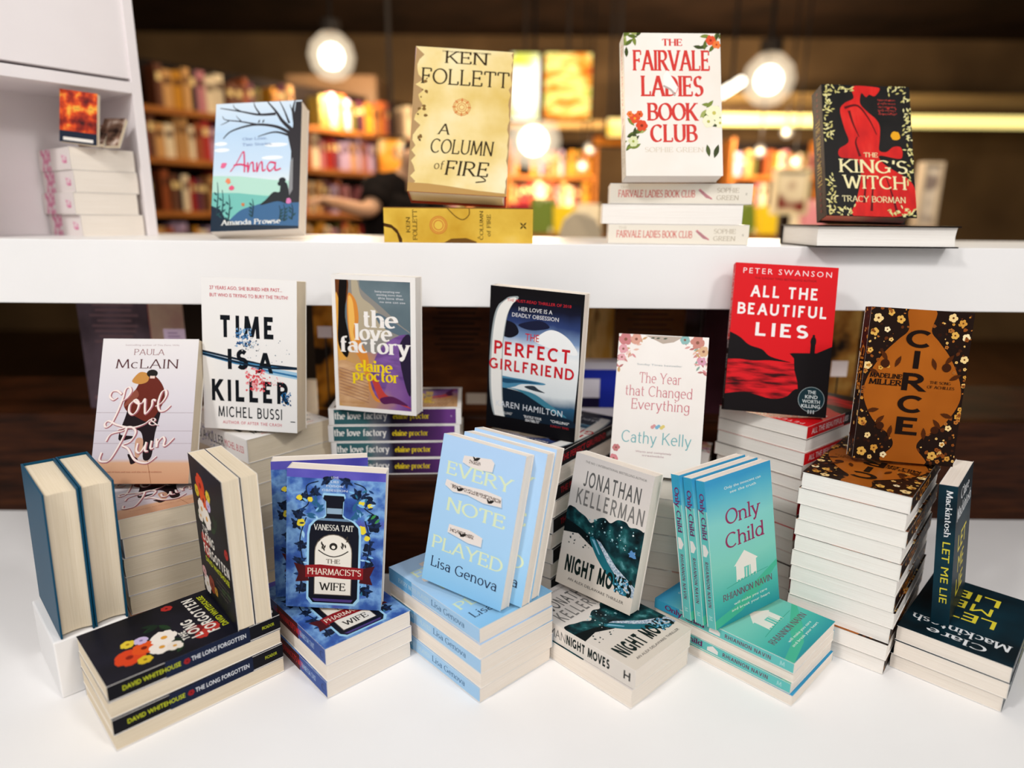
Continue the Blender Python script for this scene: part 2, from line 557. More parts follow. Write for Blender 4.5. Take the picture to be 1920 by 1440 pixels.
def art_lovefactory(a):
    g = ramp_mat('print_satin_sheet', [(.0, '#6B3F86'), (.3, '#8A5E9A'), (.55, '#B78A6E'), (.9, '#C89A5E')], 'axis', 16, 3, 'X', .128, .012, .6)
    a.rect(.045, .03, .94, .965, g)
    a.rect(.045, .5, .94, .965, ramp_mat('print_grey_wall', [(.2, '#4B5C66'), (.8, '#75868C')], 'noise', 14))
    a.shape([(.2, .965), (.33, .965), (.36, .9), (.6, .78), (.82, .66), (.94, .6), (.94, .5), (.4, .45), (.25, .6)], '#8E8A84')
    a.shape([(.24, .965), (.31, .965), (.36, .85), (.5, .78), (.7, .62), (.5, .55), (.3, .6)], '#B5A88F')
    a.shape([(.55, .74), (.94, .6), (.94, .56), (.6, .64)], '#5D6F7C')
    a.shape([(.045, .965), (.2, .965), (.17, .8), (.1, .75), (.045, .83)], '#6A3A1C')
    a.shape([(.045, .86), (.09, .82), (.13, .86), (.17, .5), (.1, .3), (.045, .5)], '#E0A44A')
    a.shape([(.2, .87), (.29, .82), (.32, .7), (.3, .6), (.36, .5), (.42, .42), (.45, .28), (.52, .13), (.56, .08), (.48, .1), (.41, .2), (.33, .38), (.22, .5), (.18, .7)], '#D98A3A')
    a.shape([(.2, .84), (.25, .82), (.27, .68), (.25, .58), (.3, .48), (.24, .5), (.2, .62)], '#F0B95E')
    a.shape([(.1, .965), (.185, .965), (.175, .85), (.155, .7), (.2, .52), (.16, .4), (.06, .5), (.07, .7)], '#14100F')
    a.shape([(.045, .36), (.3, .34), (.42, .2), (.36, .06), (.045, .06)], ramp_mat('print_gold_sheet', [(.3, '#B58455'), (.7, '#D8AE84')], 'noise', 30, stretch=(1, 1, 4)))
    for i in range(9):
        y = .1 + i * .024
        a.line([(.06, y + .03), (.25, y), (.42, y - .03)], .006, '#8C5A52', up=False)
    a.up()
    a.shape([(.44, .26), (.6, .5), (.94, .58), (.94, .2), (.72, .3), (.56, .1)], ramp_mat('print_violet_sheet', [(.3, '#5A3A78'), (.7, '#8B62A8')], 'noise', 26, stretch=(1, 1, 3)))
    a.shape([(.8, .5), (.94, .58), (.94, .16), (.86, .24)], '#2A2038')
    a.shape([(.45, .28), (.52, .14), (.58, .08), (.7, .09), (.94, .05), (.75, .11), (.62, .15), (.52, .26)], '#C2433C')
    a.shape([(.56, .11), (.72, .13), (.9, .07), (.72, .08), (.6, .07)], '#5A2450')
    for q in ((0, 0, .045, 1), (.94, 0, 1, 1), (0, .965, 1, 1), (0, 0, 1, .03)): a.rect(*q, '#EEEAE6')
    for i, (y, t) in enumerate(((.885, 'Seeing everything new'), (.862, 'wanting more than'), (.838, 'this love that'), (.812, 'no one can see'))):
        a.text(t, .67 + .02 * i, y, .014, '#E6E6EA', .3, up=False)
    a.up()
    kw = dict(font='serif', thick=.22, thin=.075, serif=.07, space=.1)
    W = '#F4EFEA'
    a.text('the', .575, .632, .125, W, .39, **kw)
    a.text('love', .49, .535, .12, W, .42, **kw)
    a.text('factory', .5, .442, .118, W, .82, **kw)
    Y = '#F2D21C'
    a.text('elaine', .49, .305, .085, Y, .43, **kw)
    a.text('proctor', .51, .235, .085, Y, .55, **kw)
def spine_lovefactory(a):
    a.rect(.04, .06, .96, .94, ramp_mat('print_spine_bands', [(.0, '#2E5A60'), (.28, '#3D6468'), (.34, '#6A7078'), (.43, '#54566A'), (.47, '#1E1624'), (.6, '#3A2244'), (.75, '#4A2858'), (.9, '#6A3A80')], 'axis', 20, 2, 'Z', .217, 0.0, .05))
    kw = dict(font='serif', thick=.2, thin=.08, serif=.07, space=.1)
    a.text('the love factory', .24, .36, .42, '#EFEAE4', .39, **kw)
    a.text('elaine proctor', .62, .36, .34, '#E6C91E', .27, **kw)
    a.text('Q', .93, .5, .012, '#D8C8E0', rot=90, font='serif')

def art_perfect(a):
    sky = ramp_mat('print_evening_sky', [(0, '#0B0E16'), (.12, '#0E1A2C'), (.22, '#2A5674'), (.29, '#D8DEE0'), (.55, '#EDEEEE'), (.62, '#DCE4EA'), (.68, '#7C96BC'), (.76, '#2E3F70'), (.86, '#14162A'), (.95, '#0C0C12')], 'axis', 18, 3, 'Z', 0, .233, .10)
    a.poly([(.16, .93), (.97, .93), (.99, .5), (.97, .1), (.16, .08), (.12, .3), (.11, .6)], sky)
    a.shape([(.15, .77), (.28, .76), (.33, .7), (.24, .66), (.14, .68)], '#141420')
    a.shape([(.33, .76), (.55, .8), (.66, .76), (.5, .73), (.38, .735)], '#1A1E38')
    a.shape([(.55, .7), (.66, .745), (.78, .735), (.9, .68), (.96, .6), (.7, .62), (.5, .66)], '#EFF0F0')
    a.shape([(.12, .38), (.3, .385), (.62, .38), (.62, .365), (.4, .35), (.3, .32), (.16, .3)], '#4A86A6')
    a.shape([(.14, .37), (.6, .375), (.36, .355), (.2, .34)], '#1E4866')
    a.shape([(.42, .335), (.52, .35), (.58, .33), (.65, .312), (.5, .318)], '#2C3640')
    a.shape([(.1, .28), (.3, .3), (.55, .26), (.8, .17), (.95, .15), (.95, .1), (.1, .1)], '#12202E')
    a.shape([(.2, .31), (.4, .29), (.7, .2), (.9, .165), (.7, .24), (.5, .3)], '#3D7C92')
    a.shape([(.29, .945), (.16, .92), (.07, .84), (.03, .7), (.015, .5), (.025, .3), (.06, .15), (.12, .05), (.225, .05), (.195, .16), (.175, .3), (.165, .5), (.17, .66), (.2, .81), (.25, .89), (.31, .93)], '#9AA2A4')
    a.shape([(.27, .935), (.17, .91), (.09, .84), (.05, .7), (.035, .5), (.045, .3), (.08, .15), (.13, .06), (.215, .06), (.185, .16), (.165, .3), (.155, .5), (.16, .66), (.19, .8), (.24, .88), (.29, .92)], '#E9E7E2')
    a.rect(0, .955, 1, 1, '#110F12')
    a.poly([(0, 1), (.25, .96), (.1, .88), (.02, .78), (0, .7)], '#110F12')
    a.rect(0, 0, 1, .095, '#0C0B0E')
    a.poly([(0, .3), (.03, .18), (.09, .095), (0, .09)], '#0C0B0E')
    a.text('THE MUST-READ THRILLER OF 2018', .53, .905, .019, '#C8262E', .68)
    a.text('HER LOVE IS A', .5, .85, .026, '#E4E2E4', .36)
    a.text('DEADLY OBSESSION', .5, .807, .026, '#E4E2E4', .5)
    r = '#C41E2A'
    a.text('THE', .48, .655, .048, r, .15, bold=.01)
    a.text('PERFECT', .48, .535, .095, r, .82, font='block', weight=.2)
    a.text('GIRLFRIEND', .48, .428, .078, r, .91, font='block', weight=.2)
    a.text('KAREN HAMILTON', .48, .165, .042, '#D8DCE2', .74, space=1.1)
    for x, t1, t2 in ((.2, '"COMPELLING"', ''), (.53, '"BUCKLE YOUR', 'SEATBELTS"'), (.83, '"CHILLING"', '')):
        a.text(t1, x, .115, .017, '#E0E0E0', .2, bold=.02, up=False)
        if t2: a.text(t2, x, .09, .017, '#E0E0E0', .16, bold=.02, up=False)
    a.text('SUNDAY TIMES', .83, .083, .014, '#A82830', .2)
def spine_perfect(a):
    a.text('THE PERFECT GIRLFRIEND', .40, .32, .4, '#B01824', .62, bold=.015)
    a.text('KAREN HAMILTON', .85, .35, .3, '#C8CCD0', .24)

def art_year(a):
    a.rect(0, 0, 1, 1, ramp_mat('print_blush_paper', [(.3, '#EDE6E0'), (.7, '#F3EDE8')], 'noise', 12))
    P = ['#C98A86', '#D9A39C', '#B5706E', '#E3B9A8', '#C9A070', '#8FA79A', '#D88F92', '#E9C7BE']
    for _ in range(70):
        t = a.rnd.random()
        x = a.rnd.choice([a.rnd.uniform(.0, .28 * (1 - t) + .04), 1 - a.rnd.uniform(0, .28 * (1 - t) + .04)])
        a.leaf(x, .99 - .24 * t, .07, a.rnd.uniform(0, 6.28), a.rnd.choice(P))
    a.up()
    a.poly([(.3, .995), (.5, .94), (.62, .955), (.72, .995)], '#B9A99C')
    for x, y, r, c in ((.08, .96, .07, '#C77E80'), (.2, .965, .06, '#D7A08E'), (.06, .89, .05, '#DDA0A8'), (.88, .96, .07, '#C8887C'), (.95, .9, .055, '#D9B08A'), (.74, .975, .05, '#8DB7B4'), (.94, .83, .045, '#D79AB0'), (.05, .83, .04, '#E0A8AE'), (.04, .1, .05, '#D98A90'), (.06, .18, .04, '#C77E80'), (.02, .05, .05, '#DDA0A8')):
        a.flower(x, y, r, c, '#8A5A4A', 6, up=False)
    a.up()
    for x in (.36, .42, .5): a.leaf(x, .975, .05, .2, '#4E5A4A')
    a.up()
    k = dict(font='serif', thick=.1, thin=.055, serif=.05, space=.13)
    c = '#CE8089'
    a.text('The Year', .5, .655, .075, c, .46, **k)
    a.text('that Changed', .49, .56, .075, c, .74, **k)
    a.text('Everything', .52, .465, .075, c, .64, **k)
    a.text('Cathy Kelly', .5, .225, .085, '#7FB6BC', .76, font='serif', thick=.1, thin=.07, serif=0, space=.14)
    a.text('Sunday Times bestseller', .48, .78, .013, '#A9B2B6', .5)
    for dx, col in ((-.05, '#D79A9A'), (.0, '#7FB4D0'), (.05, '#E0CB7A')):
        a.ell(.5 + dx, .345, .02, col, up=False)
        a.ell(.52 + dx, .355, .018, col, up=False)
    a.up()
    a.text('Warm and completely', .48, .16, .013, '#B99AA0', .4, up=False)
    a.text('irresistible', .48, .135, .013, '#B99AA0', .24)

def art_lies(a):
    B = '#120C0E'
    a.shape([(-.05, .35), (-.02, .53), (0, .53), (.1, .5), (.2, .45), (.33, .425), (.42, .38), (.62, .35), (.42, .355), (.25, .345), (.12, .35), (0, .345)], B)
    sea = ramp_mat('print_red_sea', [(.36, '#3A0A0E'), (.47, '#A8141C'), (.58, '#D81C24')], 'noise', 22, 4, stretch=(1, 1, 7))
    a.rect(0, .1, .8, .345, sea)
    a.poly([(.63, .415), (.75, .42), (.86, .425), (1, .475), (1, .03), (.72, .1), (.7, .22), (.66, .3), (.645, .38), (.6, .41)], B)
    a.shape([(-.02, .1), (0, .11), (.2, .13), (.45, .1), (.6, .12), (.72, .18), (1, .1), (1, 0), (0, 0)], B)
    a.rect(.795, .42, .84, .5, B)
    a.ell(.818, .5, .028, B, ry=.035)
    a.ell(.818, .538, .013, B)
    a.text('PETER SWANSON', .51, .932, .036, '#F0DADA', .86, space=1.35)
    a.text("THE SUNDAY TIMES BESTSELLING AUTHOR", .5, .895, .014, '#7A1218', .6)
    k = dict(bold=.03)
    a.text('ALL THE', .5, .775, .078, '#F3ECEA', .64, font='block', weight=.2, gap=.36)
    a.text('BEAUTIFUL', .49, .655, .078, '#F3ECEA', .86, font='block', weight=.2, gap=.36)
    a.text('LIES', .5, .515, .09, '#F3ECEA', .49, font='block', weight=.2, gap=.36)
    a.ell(.845, .115, .128, '#8E9A9C', n=28)
    a.ell(.845, .115, .122, '#163038', n=28)
    for i, t in enumerate(('THE', 'KIND', 'WORTH', 'KILLING')):
        a.text(t, .845, .152 - i * .031, .022, '#DDE6E6', (.08, .12, .17, .18)[i], bold=.02, up=False)
    a.up()
    for x in (.82, .845, .87): a.rect(x, .02, x + .012, .045, '#B8C0C0', up=False)
    a.up()
def spine_lies(a):
    a.rect(.52, 0, 1, 1, '#140C0E')
    a.text('ALL THE BEAUTIFUL LIES', .32, .3, .42, '#F0DADA', .52, bold=.02)
    a.text('PETER SWANSON', .77, .32, .36, '#E8D8D8', .3)

def art_circe(a):
    cop = ramp_mat('print_copper_foil', [(.3, '#8E4A12'), (.7, '#AE601C')], 'noise', 8, 3, rough=.3)
    K = '#1A0D08'
    vase = [(.37, 1), (.63, 1), (.61, .87), (.7, .8), (.83, .7), (.95, .55), (.97, .42), (.85, .27), (.66, .17), (.62, .1), (.72, 0), (.28, 0), (.38, .1), (.34, .17), (.15, .27), (.03, .42), (.05, .55), (.17, .7), (.3, .8), (.39, .87)]
    a.specks(150, .0, .0, 1, 1, .008, .026, ['#3A1C0C', '#5A2C10', '#2A1208', '#8A4A1A', '#1E0E08'])
    a.specks(170, .0, .0, 1, 1, .004, .014, ['#C98A3A', '#A8662A', '#E0B468', '#7A4418'])
    a.shape(vase, cop)
    for x, y in ((.08, .93), (.2, .97), (.3, .93), (.06, .84), (.18, .86), (.04, .72), (.9, .93), (.8, .96), (.95, .84), (.84, .85), (.05, .25), (.12, .16), (.2, .08), (.9, .25), (.86, .14), (.78, .06), (.3, .04), (.08, .05), (.93, .05), (.96, .7), (.03, .62), (.97, .33)):
        a.flower(x, y, a.rnd.uniform(.025, .045), a.rnd.choice(['#E8C98A', '#D9A850', '#F0DCAE', '#C9903C']), '#6A3A14', 5, up=False)
    for _ in range(46):
        y = a.rnd.random()
        k = .12 if .3 < y < .6 else .26
        a.flower(a.rnd.choice([a.rnd.uniform(0, k), 1 - a.rnd.uniform(0, k)]) if not .3 < y < .6 else a.rnd.choice([.015, .985]), y, a.rnd.uniform(.012, .024), a.rnd.choice(['#C9903C', '#A8662A', '#E0B468', '#8A4A1A']), '#3A1C0C', 5, up=False)
    a.up()
    for sx in (1, -1):
        for (x, y, r) in ((.22, .66, 2.2), (.3, .62, 1.2), (.16, .56, 2.6), (.26, .3, 4.0), (.2, .34, 3.4), (.34, .24, 4.6)):
            a.leaf(.5 + sx * (.5 - x), y, .13, r if sx < 0 else math.pi - r, '#4A2208')
        a.ell(.5 + sx * .3, .64, .045, '#3A1A08', up=False)
        a.ell(.5 + sx * .27, .23, .04, '#3A1A08', up=False)
    a.up()
    k = dict(bold=.02)
    for ch, y in (('C', .755), ('I', .62), ('R', .475), ('C', .33), ('E', .185)):
        a.text(ch, .5, y, .115, K, {'I': .045}.get(ch, .2), up=False, font='block', weight=.2)
    a.up()
    a.text('MADELINE', .225, .545, .03, K, .31, font='serif', thick=.2, thin=.1, up=False)
    a.text('MILLER', .225, .5, .036, K, .31, font='serif', thick=.2, thin=.1, up=False)
    a.text('THE SONG', .76, .53, .018, K, .2, font='serif', thick=.16, up=False)
    a.text('OF ACHILLES', .77, .5, .018, K, .26, font='serif', thick=.16)
def spine_circe(a):
    a.specks(60, 0, .05, 1, .95, .004, .014, ['#C98A3A', '#8A4A1A', '#E0B468', '#5A2C10'])
    a.text('CIRCE', .4, .25, .5, '#C87A2A', .3, bold=.02)

def art_loveruin(a):
    a.rect(0, .0, 1, 1, ramp_mat('print_pale_boards', [(0, '#C99472'), (.13, '#D3A584'), (.155, '#C9BFC6'), (.3, '#CFC7CF'), (.55, '#DAD4DA'), (1, '#E6E1DF')], 'axis', 10, 3, 'Z', 0, .234, .02))
    for y in (.48, .355, .27): a.rect(0, y, 1, y + .003, '#A8979F', up=False)
    a.line([(.56, .17), (.62, .0)], .006, '#A06A4A', smooth=False)
    D, Br = '#1E1216', '#672519'
    a.shape([(.37, .58), (.6, .6), (.66, .5), (.62, .34), (.6, .18), (.52, .165), (.5, .3), (.45, .36), (.3, .36), (.27, .33), (.4, .32), (.36, .3), (.25, .3), (.3, .45)], D)
    a.shape([(.43, .3), (.5, .3), (.5, .22), (.46, .17), (.43, .2)], '#C99A80')
    a.shape([(.36, .2), (.46, .17), (.45, .145), (.4, .13), (.38, .16)], D)
    a.shape([(.44, .72), (.56, .74), (.66, .67), (.69, .58), (.64, .5), (.55, .42), (.42, .45), (.3, .5), (.28, .56), (.38, .64)], Br)
    a.shape([(.38, .64), (.3, .56), (.28, .52), (.36, .56), (.42, .6)], '#8A4A3A')
    a.shape([(.36, .73), (.42, .765), (.5, .75), (.5, .7), (.42, .68), (.34, .695)], '#C48A45')
    a.ell(.54, .755, .058, '#1A1614', ry=.028)
    a.rect(.52, .72, .57, .738, '#E6C9BC')
    k = dict(font='serif', thick=.1, thin=.06, serif=.06)
    a.text('PAULA', .49, .885, .042, '#8E5A5E', .31, **k)
    a.text('McLAIN', .48, .79, .065, '#4E1F24', .64, **k)
    a.text('bestselling author of The Paris Wife', .52, .95, .011, '#B8A4A8', .56)
    LOVE = [[(.2, .62), (.3, .72), (.36, .88), (.33, .99), (.27, .93), (.24, .7), (.17, .35), (.09, .07), (.02, .01), (.0, .09), (.06, .16), (.2, .06), (.42, .0), (.6, .08), (.7, .2)], [(.16, .74), (.1, .68), (.04, .76), (.07, .88), (.15, .9), (.22, .82)],
            [(.42, .66), (.36, .55), (.36, .38), (.42, .32), (.48, .42), (.5, .58), (.46, .68), (.42, .66), (.5, .58), (.56, .62)],
            [(.56, .62), (.59, .7), (.6, .45), (.62, .34), (.7, .52), (.71, .68), (.76, .66)],
            [(.76, .52), (.86, .62), (.92, .8), (.9, .92), (.84, .86), (.8, .6), (.83, .42), (.92, .42), (1, .55)]]
    RUIN = [[(.02, .3), (.0, .1), (.06, .05), (.14, .12), (.26, .6), (.32, .98), (.28, .9), (.12, .8), (.06, .6)],
            [(.2, .92), (.36, 1), (.44, .86), (.38, .6), (.28, .5), (.36, .4), (.46, .1), (.62, .02), (.74, .2)],
            [(.48, .55), (.47, .35), (.52, .3), (.58, .5), (.59, .58), (.58, .36), (.62, .34)],
            [(.66, .62), (.65, .42), (.69, .42)],
            [(.72, .68), (.73, .45), (.74, .58), (.8, .72), (.83, .64), (.82, .5), (.86, .5), (.95, .7)]]
    for off, c, w in (((.006, -.004), '#B06A74', .03), ((0, 0), '#F3E3DC', .022)):
        for st, bx in ((LOVE, (.1, .38, .76, .66)), (RUIN, (.08, .135, .86, .385))):
            a.pen(st, (bx[0] + off[0], bx[1] + off[1], bx[2] + off[0], bx[3] + off[1]), w, c)
        a.text('&', .6 + off[0], .395 + off[1], .05, c, .09, font='serif', thick=.12, thin=.05)
    a.text('a novel of love and war and the cost of ambition', .42, .075, .01, '#B06A50', .6)

def art_pharm(a):
    a.rect(0, 0, 1, 1, ramp_mat('print_blue_night', [(.34, '#263C82'), (.45, '#3B60AA'), (.54, '#7AA6D6'), (.6, '#4A72BA'), (.68, '#544CA0')], 'noise', 22, 6, distort=.4))
    a.poly([(.0, .94), (1, .94), (1, 1), (0, 1)], ramp_mat('print_violet_sky', [(.3, '#4A46A8'), (.7, '#6A62BE')], 'noise', 16))
    N, LB = '#101A2E', '#9CCBE8'
    for sx in (-1, 1):
        for (x, y, r) in ((.22, .84, .05), (.33, .8, .045), (.38, .68, .05), (.34, .46, .045), (.36, .34, .045), (.33, .14, .055), (.1, .93, .04), (.4, .61, .05)):
            a.ell(.5 + sx * x, y, r, N, up=False, wob=.3)
            for q in range(4): a.leaf(.5 + sx * x, y, .085, a.rnd.uniform(0, 6.28), '#18294A')
        a.line([(.5 + sx * .18, .92), (.5 + sx * .3, .88), (.5 + sx * .28, .76), (.5 + sx * .4, .7)], .012, N, up=False)
        a.line([(.5 + sx * .3, .66), (.5 + sx * .36, .5), (.5 + sx * .33, .32), (.5 + sx * .36, .1)], .012, N, up=False)
        for q in range(7): a.leaf(.5 + sx * .2, .66 + q * .02, .1, a.rnd.uniform(0, 6.28), '#2A5E86')
    a.up()
    for x, y, r in ((.15, .62, .042), (.77, .59, .048), (.13, .8, .03), (.24, .79, .028), (.76, .78, .032), (.85, .765, .028), (.83, .53, .03)):
        a.ell(x, y, r, '#E3CF3A', up=False, wob=.15)
    for x, y in ((.86, .67), (.9, .64)): a.leaf(x, y, .08, .8, '#3E8A48')
    a.up()
    for _ in range(60):
        a.leaf(a.rnd.choice([a.rnd.uniform(.14, .32), a.rnd.uniform(.68, .86)]), a.rnd.uniform(.08, .88), a.rnd.uniform(.05, .09), a.rnd.uniform(0, 6.28), a.rnd.choice(['#7FB8E2', '#1C3A6A', '#A6D0EA', '#18294A', '#2E6E8E']))
    a.up()
    bottle = [(.37, .8), (.38, .825), (.58, .825), (.59, .8), (.575, .78), (.57, .68), (.6, .66), (.68, .64), (.735, .6), (.745, .54), (.745, .08), (.7, .04), (.28, .04), (.235, .08), (.235, .54), (.25, .6), (.3, .64), (.38, .66), (.405, .68), (.4, .78)]
    a.poly([(.485 + (x - .485) * 1.09, .43 + (y - .43) * 1.04) for x, y in bottle], LB)
    a.poly(bottle, '#11131F')
    a.rect(.41, .695, .565, .735, '#8EA8BE')
    a.poly([(.3, .645), (.67, .645), (.62, .662), (.36, .662)], '#6A86A2')
    a.poly([(.27, .07), (.7, .07), (.68, .05), (.3, .05)], '#4A3A78')
    lab = [(.29, .1), (.29, .42)] + [(.485 + .195 * math.cos(R(t)), .42 + .13 * math.sin(R(t))) for t in range(180, -1, -15)] + [(.68, .1)]
    a.poly(lab, '#6E6256')
    a.poly([(.485 + (x - .485) * .96, .3 + (y - .3) * .975) for x, y in lab], '#E9E2D6')
    a.line([(.33, .43), (.4, .4), (.485, .385), (.57, .4), (.64, .43)], .012, '#3A342E')
    for sx in (-1, 1):
        for q in range(6): a.leaf(.485 + sx * (.1 + .006 * q), .44 + .014 * q, .05, a.rnd.uniform(0, 6.28), '#3A342E')
    a.ell(.485, .46, .042, '#2A2622'); a.ell(.485, .455, .02, '#E9E2D6')
    k = dict(font='serif', thick=.16, thin=.07, serif=.07)
    a.text('VANESSA TAIT', .485, .575, .042, '#E8E4DA', .4, **k)
    a.text('THE', .485, .335, .032, '#6A5E54', .14, **k)
    a.poly([(.08, .33), (.2, .31), (.24, .2), (.1, .19), (.13, .25)], '#4A1418')
    a.poly([(.92, .33), (.8, .31), (.76, .2), (.9, .19), (.87, .25)], '#4A1418')
    a.poly([(.2, .315), (.35, .325), (.6, .315), (.8, .31), (.8, .225), (.6, .225), (.35, .235), (.2, .225)], '#8E1A20')
    a.text("PHARMACIST'S", .5, .25, .046, '#EBD9C8', .55, **k)
    a.text('WIFE', .485, .135, .058, '#2A2622', .26, **k)
    for i, (t, w) in enumerate((('LOVE', .07), ('LIES', .08), ('POISON', .17), ('OBSESSION', .26))):
        a.text(t, .485, .945 - i * .03, .014, '#DDE6F2', w, up=False)
def spine_pharm(a):
    a.rect(.30, .0, .62, 1, '#4A1418')
    a.text("THE PHARMACIST'S WIFE", .46, .3, .4, '#D6302E', .42, font='serif')
    a.text('VANESSA TAIT', .75, .35, .32, '#B8D0F0', .2, font='serif')
    a.text('C', .95, .3, .4, '#1A2A58', font='serif')

def art_every(a):
    a.rect(0, 0, 1, 1, ramp_mat('print_soft_blue', [(0, '#8CC4EA'), (.35, '#A6CFF0'), (1, '#B0D0F2')], 'axis', 8, 2, 'Z', 0, .2, .05))
    scr = [([(.29, .895), (.62, .92), (.66, .9), (.65, .84), (.48, .83), (.36, .835), (.28, .85)], 'Lisa'), ([(.12, .71), (.3, .7), (.6, .715), (.8, .705), (.82, .64), (.6, .63), (.4, .65), (.22, .64), (.11, .67)], ''), ([(.24, .425), (.5, .43), (.66, .41), (.66, .35), (.5, .345), (.34, .36), (.23, .37)], '')]
    for pts, _ in scr:
        a.poly([(x + .012, y - .008) for x, y in pts], '#8FB2D2', up=False)
    a.up()
    for i, (pts, _) in enumerate(scr):
        a.poly(pts, '#E5DCD6', up=False)
    a.up()
    for x0, x1, y in ((.36, .5, .868), (.18, .8, .675), (.26, .56, .392)):
        a.rect(x0, y - .012, x1, y + .014, ramp_mat('print_sheet_music', [(.42, '#E5DCD6'), (.52, '#5A4A44'), (.6, '#D8CCC4')], 'noise', 260, 3), up=False)
    for x, y in ((.44, .88), (.3, .655), (.68, .64), (.42, .37)):
        a.leaf(x - .03, y, .09, .5, '#26221F'); a.leaf(x, y, .06, 2.4, '#26221F')
    a.up()
    k = dict(font='serif', thick=.15, thin=.08, serif=.05)
    c = '#D6E4C2'
    a.text('EVERY', .5, .745, .088, c, .78, **k)
    a.text('NOTE', .53, .51, .088, c, .7, **k)
    a.text('PLAYED', .5, .235, .088, c, .86, **k)
    a.text('Lisa Genova', .5, .11, .07, '#24304E', .82, font='serif', thick=.12, thin=.07, serif=.05)
def spine_every(a):
    a.rect(.0, .0, .28, 1, '#6FAFDA')
    a.text('EVERY NOTE PLAYED', .30, .34, .32, '#C6DDE8', .36, font='serif')
    a.text('Lisa Genova', .68, .34, .42, '#3C6690', .34, font='serif', thick=.13, thin=.06)

def art_night(a):
    a.rect(0, 0, 1, 1, ramp_mat('print_hazy_sky', [(0, '#DDD2C4'), (.5, '#DED6CE'), (1, '#CFC8C4')], 'axis', 8, 2, 'Z', 0, .2, .06))
    tr = ramp_mat('print_teal_trees', [(.35, '#081418'), (.5, '#12343A'), (.62, '#1F5A5C'), (.72, '#5E9AA0')], 'noise', 55, 5)
    a.shape([(-.02, .3), (0, .57), (.08, .6), (.16, .58), (.26, .56), (.34, .53), (.42, .58), (.5, .6), (.58, .58), (.66, .62), (.76, .625), (.82, .6), (.9, .61), (.98, .6), (1, .56), (1, .14), (.84, .2), (.7, .24), (.5, .33), (.35, .42), (.16, .44), (.06, .42), (0, .45)], tr)
    a.poly([(0, .5), (.2, .47), (.36, .43), (.5, .36), (.4, .36), (.2, .42), (0, .4)], '#0A1416')
    a.shape([(.36, .43), (.44, .42), (.62, .3), (.84, .17), (.96, .13), (.84, .12), (.7, .18), (.5, .29), (.38, .39)], '#1E6A78')
    a.poly([(.44, .43), (.5, .42), (.74, .29), (1, .2), (1, .12), (.86, .17), (.64, .29)], ramp_mat('print_pool_deck', [(.45, '#8FA4B8'), (.55, '#C6D0DA')], 'noise', 300, 1))
    a.poly([(.38, .42), (.42, .42), (.52, .33), (.5, .33)], '#7FB8D0')
    a.ell(.9, .42, .05, '#5A8CC0', ry=.03, wob=.4)
    a.specks(40, .3, .42, .95, .58, .004, .013, ['#9CC4CC', '#D0DADA', '#4E8A90'])
    a.specks(14, .08, .33, .4, .41, .004, .014, ['#1A2426', '#2A3C3E'])
    a.text('JONATHAN', .52, .775, .115, '#5C5B5A', .72, font='block', weight=.16, gap=.34)
    a.text('KELLERMAN', .53, .635, .115, '#7B7875', .86, font='block', weight=.16, gap=.34)
    a.text('THE NO. 1 INTERNATIONAL BESTSELLING AUTHOR', .53, .945, .016, '#7B7875', .78)
    a.text('NIGHT MOVES', .53, .115, .125, '#10201E', .86, font='block', weight=.25, gap=.3)
    a.specks(26, .76, .12, .92, .23, .008, .02, ['#8CC6E0', '#3E86A8'])
    a.text('AN ALEX DELAWARE THRILLER', .53, .055, .02, '#4A4644', .74)
def spine_night(a):
    a.rect(.0, 0, .42, 1, '#E4DCD4')
    a.text('KELLERMAN', .25, .25, .5, '#7B7875', .36, bold=.01)
    a.text('NIGHT MOVES', .62, .25, .52, '#14201F', .36, font='block', weight=.25, gap=.3)
    a.text('H', .94, .28, .42, '#2A2A2A', bold=.03, rot=0)

def art_only(a):
    a.rect(0, 0, 1, 1, ramp_mat('print_teal_glow', [(0, '#27909A'), (.18, '#48B2A6'), (.42, '#7ECABA'), (.7, '#82CBC6'), (.88, '#54AFC8'), (1, '#3896C4')], 'axis', 9, 3, 'Z', 0, .2, .14))
    a.poly([(0, .06), (.3, .1), (.6, .2), (1, .3), (1, .26), (.7, .14), (.4, .05), (0, 0)], '#45B292')
    for i in range(7):
        x = .36 + i * .05
        a.line([(x, .26), (x + .005, .33 + .03 * (i % 3))], .012, '#E6E2D2', smooth=False, up=False)
    a.poly([(.36, .27), (.36, .37), (.33, .37), (.5, .455), (.7, .37), (.67, .365), (.67, .28), (.58, .27), (.58, .34), (.48, .34), (.48, .27)], '#E6E2D8')
    a.line([(.2, .245), (.5, .262), (.85, .27)], .006, '#3A9E86')
    k = dict(font='serif', thick=.13, thin=.08, serif=.08, slab=True)
    a.text('Only', .52, .665, .105, '#8E2C58', .5, **k)
    a.text('Child', .53, .505, .105, '#8E2C58', .57, **k)
    a.text('RHIANNON NAVIN', .52, .165, .045, '#6E4A5C', .76, font='serif', thick=.15, thin=.1, serif=.05)
    for y, t, w in ((.905, 'Only the innocent can', .56), (.87, 'see the truth', .4), (.11, 'will make you care', .52), (.072, 'and break your heart', .6)):
        a.text(t, .55, y, .018, '#E2EFE6', w, up=False)
def spine_only(a):
    a.rect(.0, 0, .2, 1, '#3A9FC4')
    a.text('Only Child', .24, .28, .54, '#6E2A62', .3, font='serif', thick=.2, thin=.14, serif=.08, slab=True)
    a.poly([(.43, .2), (.43, .55), (.47, .85), (.51, .55), (.51, .2)], '#E6E2DE')
    a.text('RHIANNON NAVIN', .7, .32, .38, '#6E3A58', .31, font='block', weight=.18)
    a.text('M', .93, .3, .4, '#A8DAD8', font='serif')

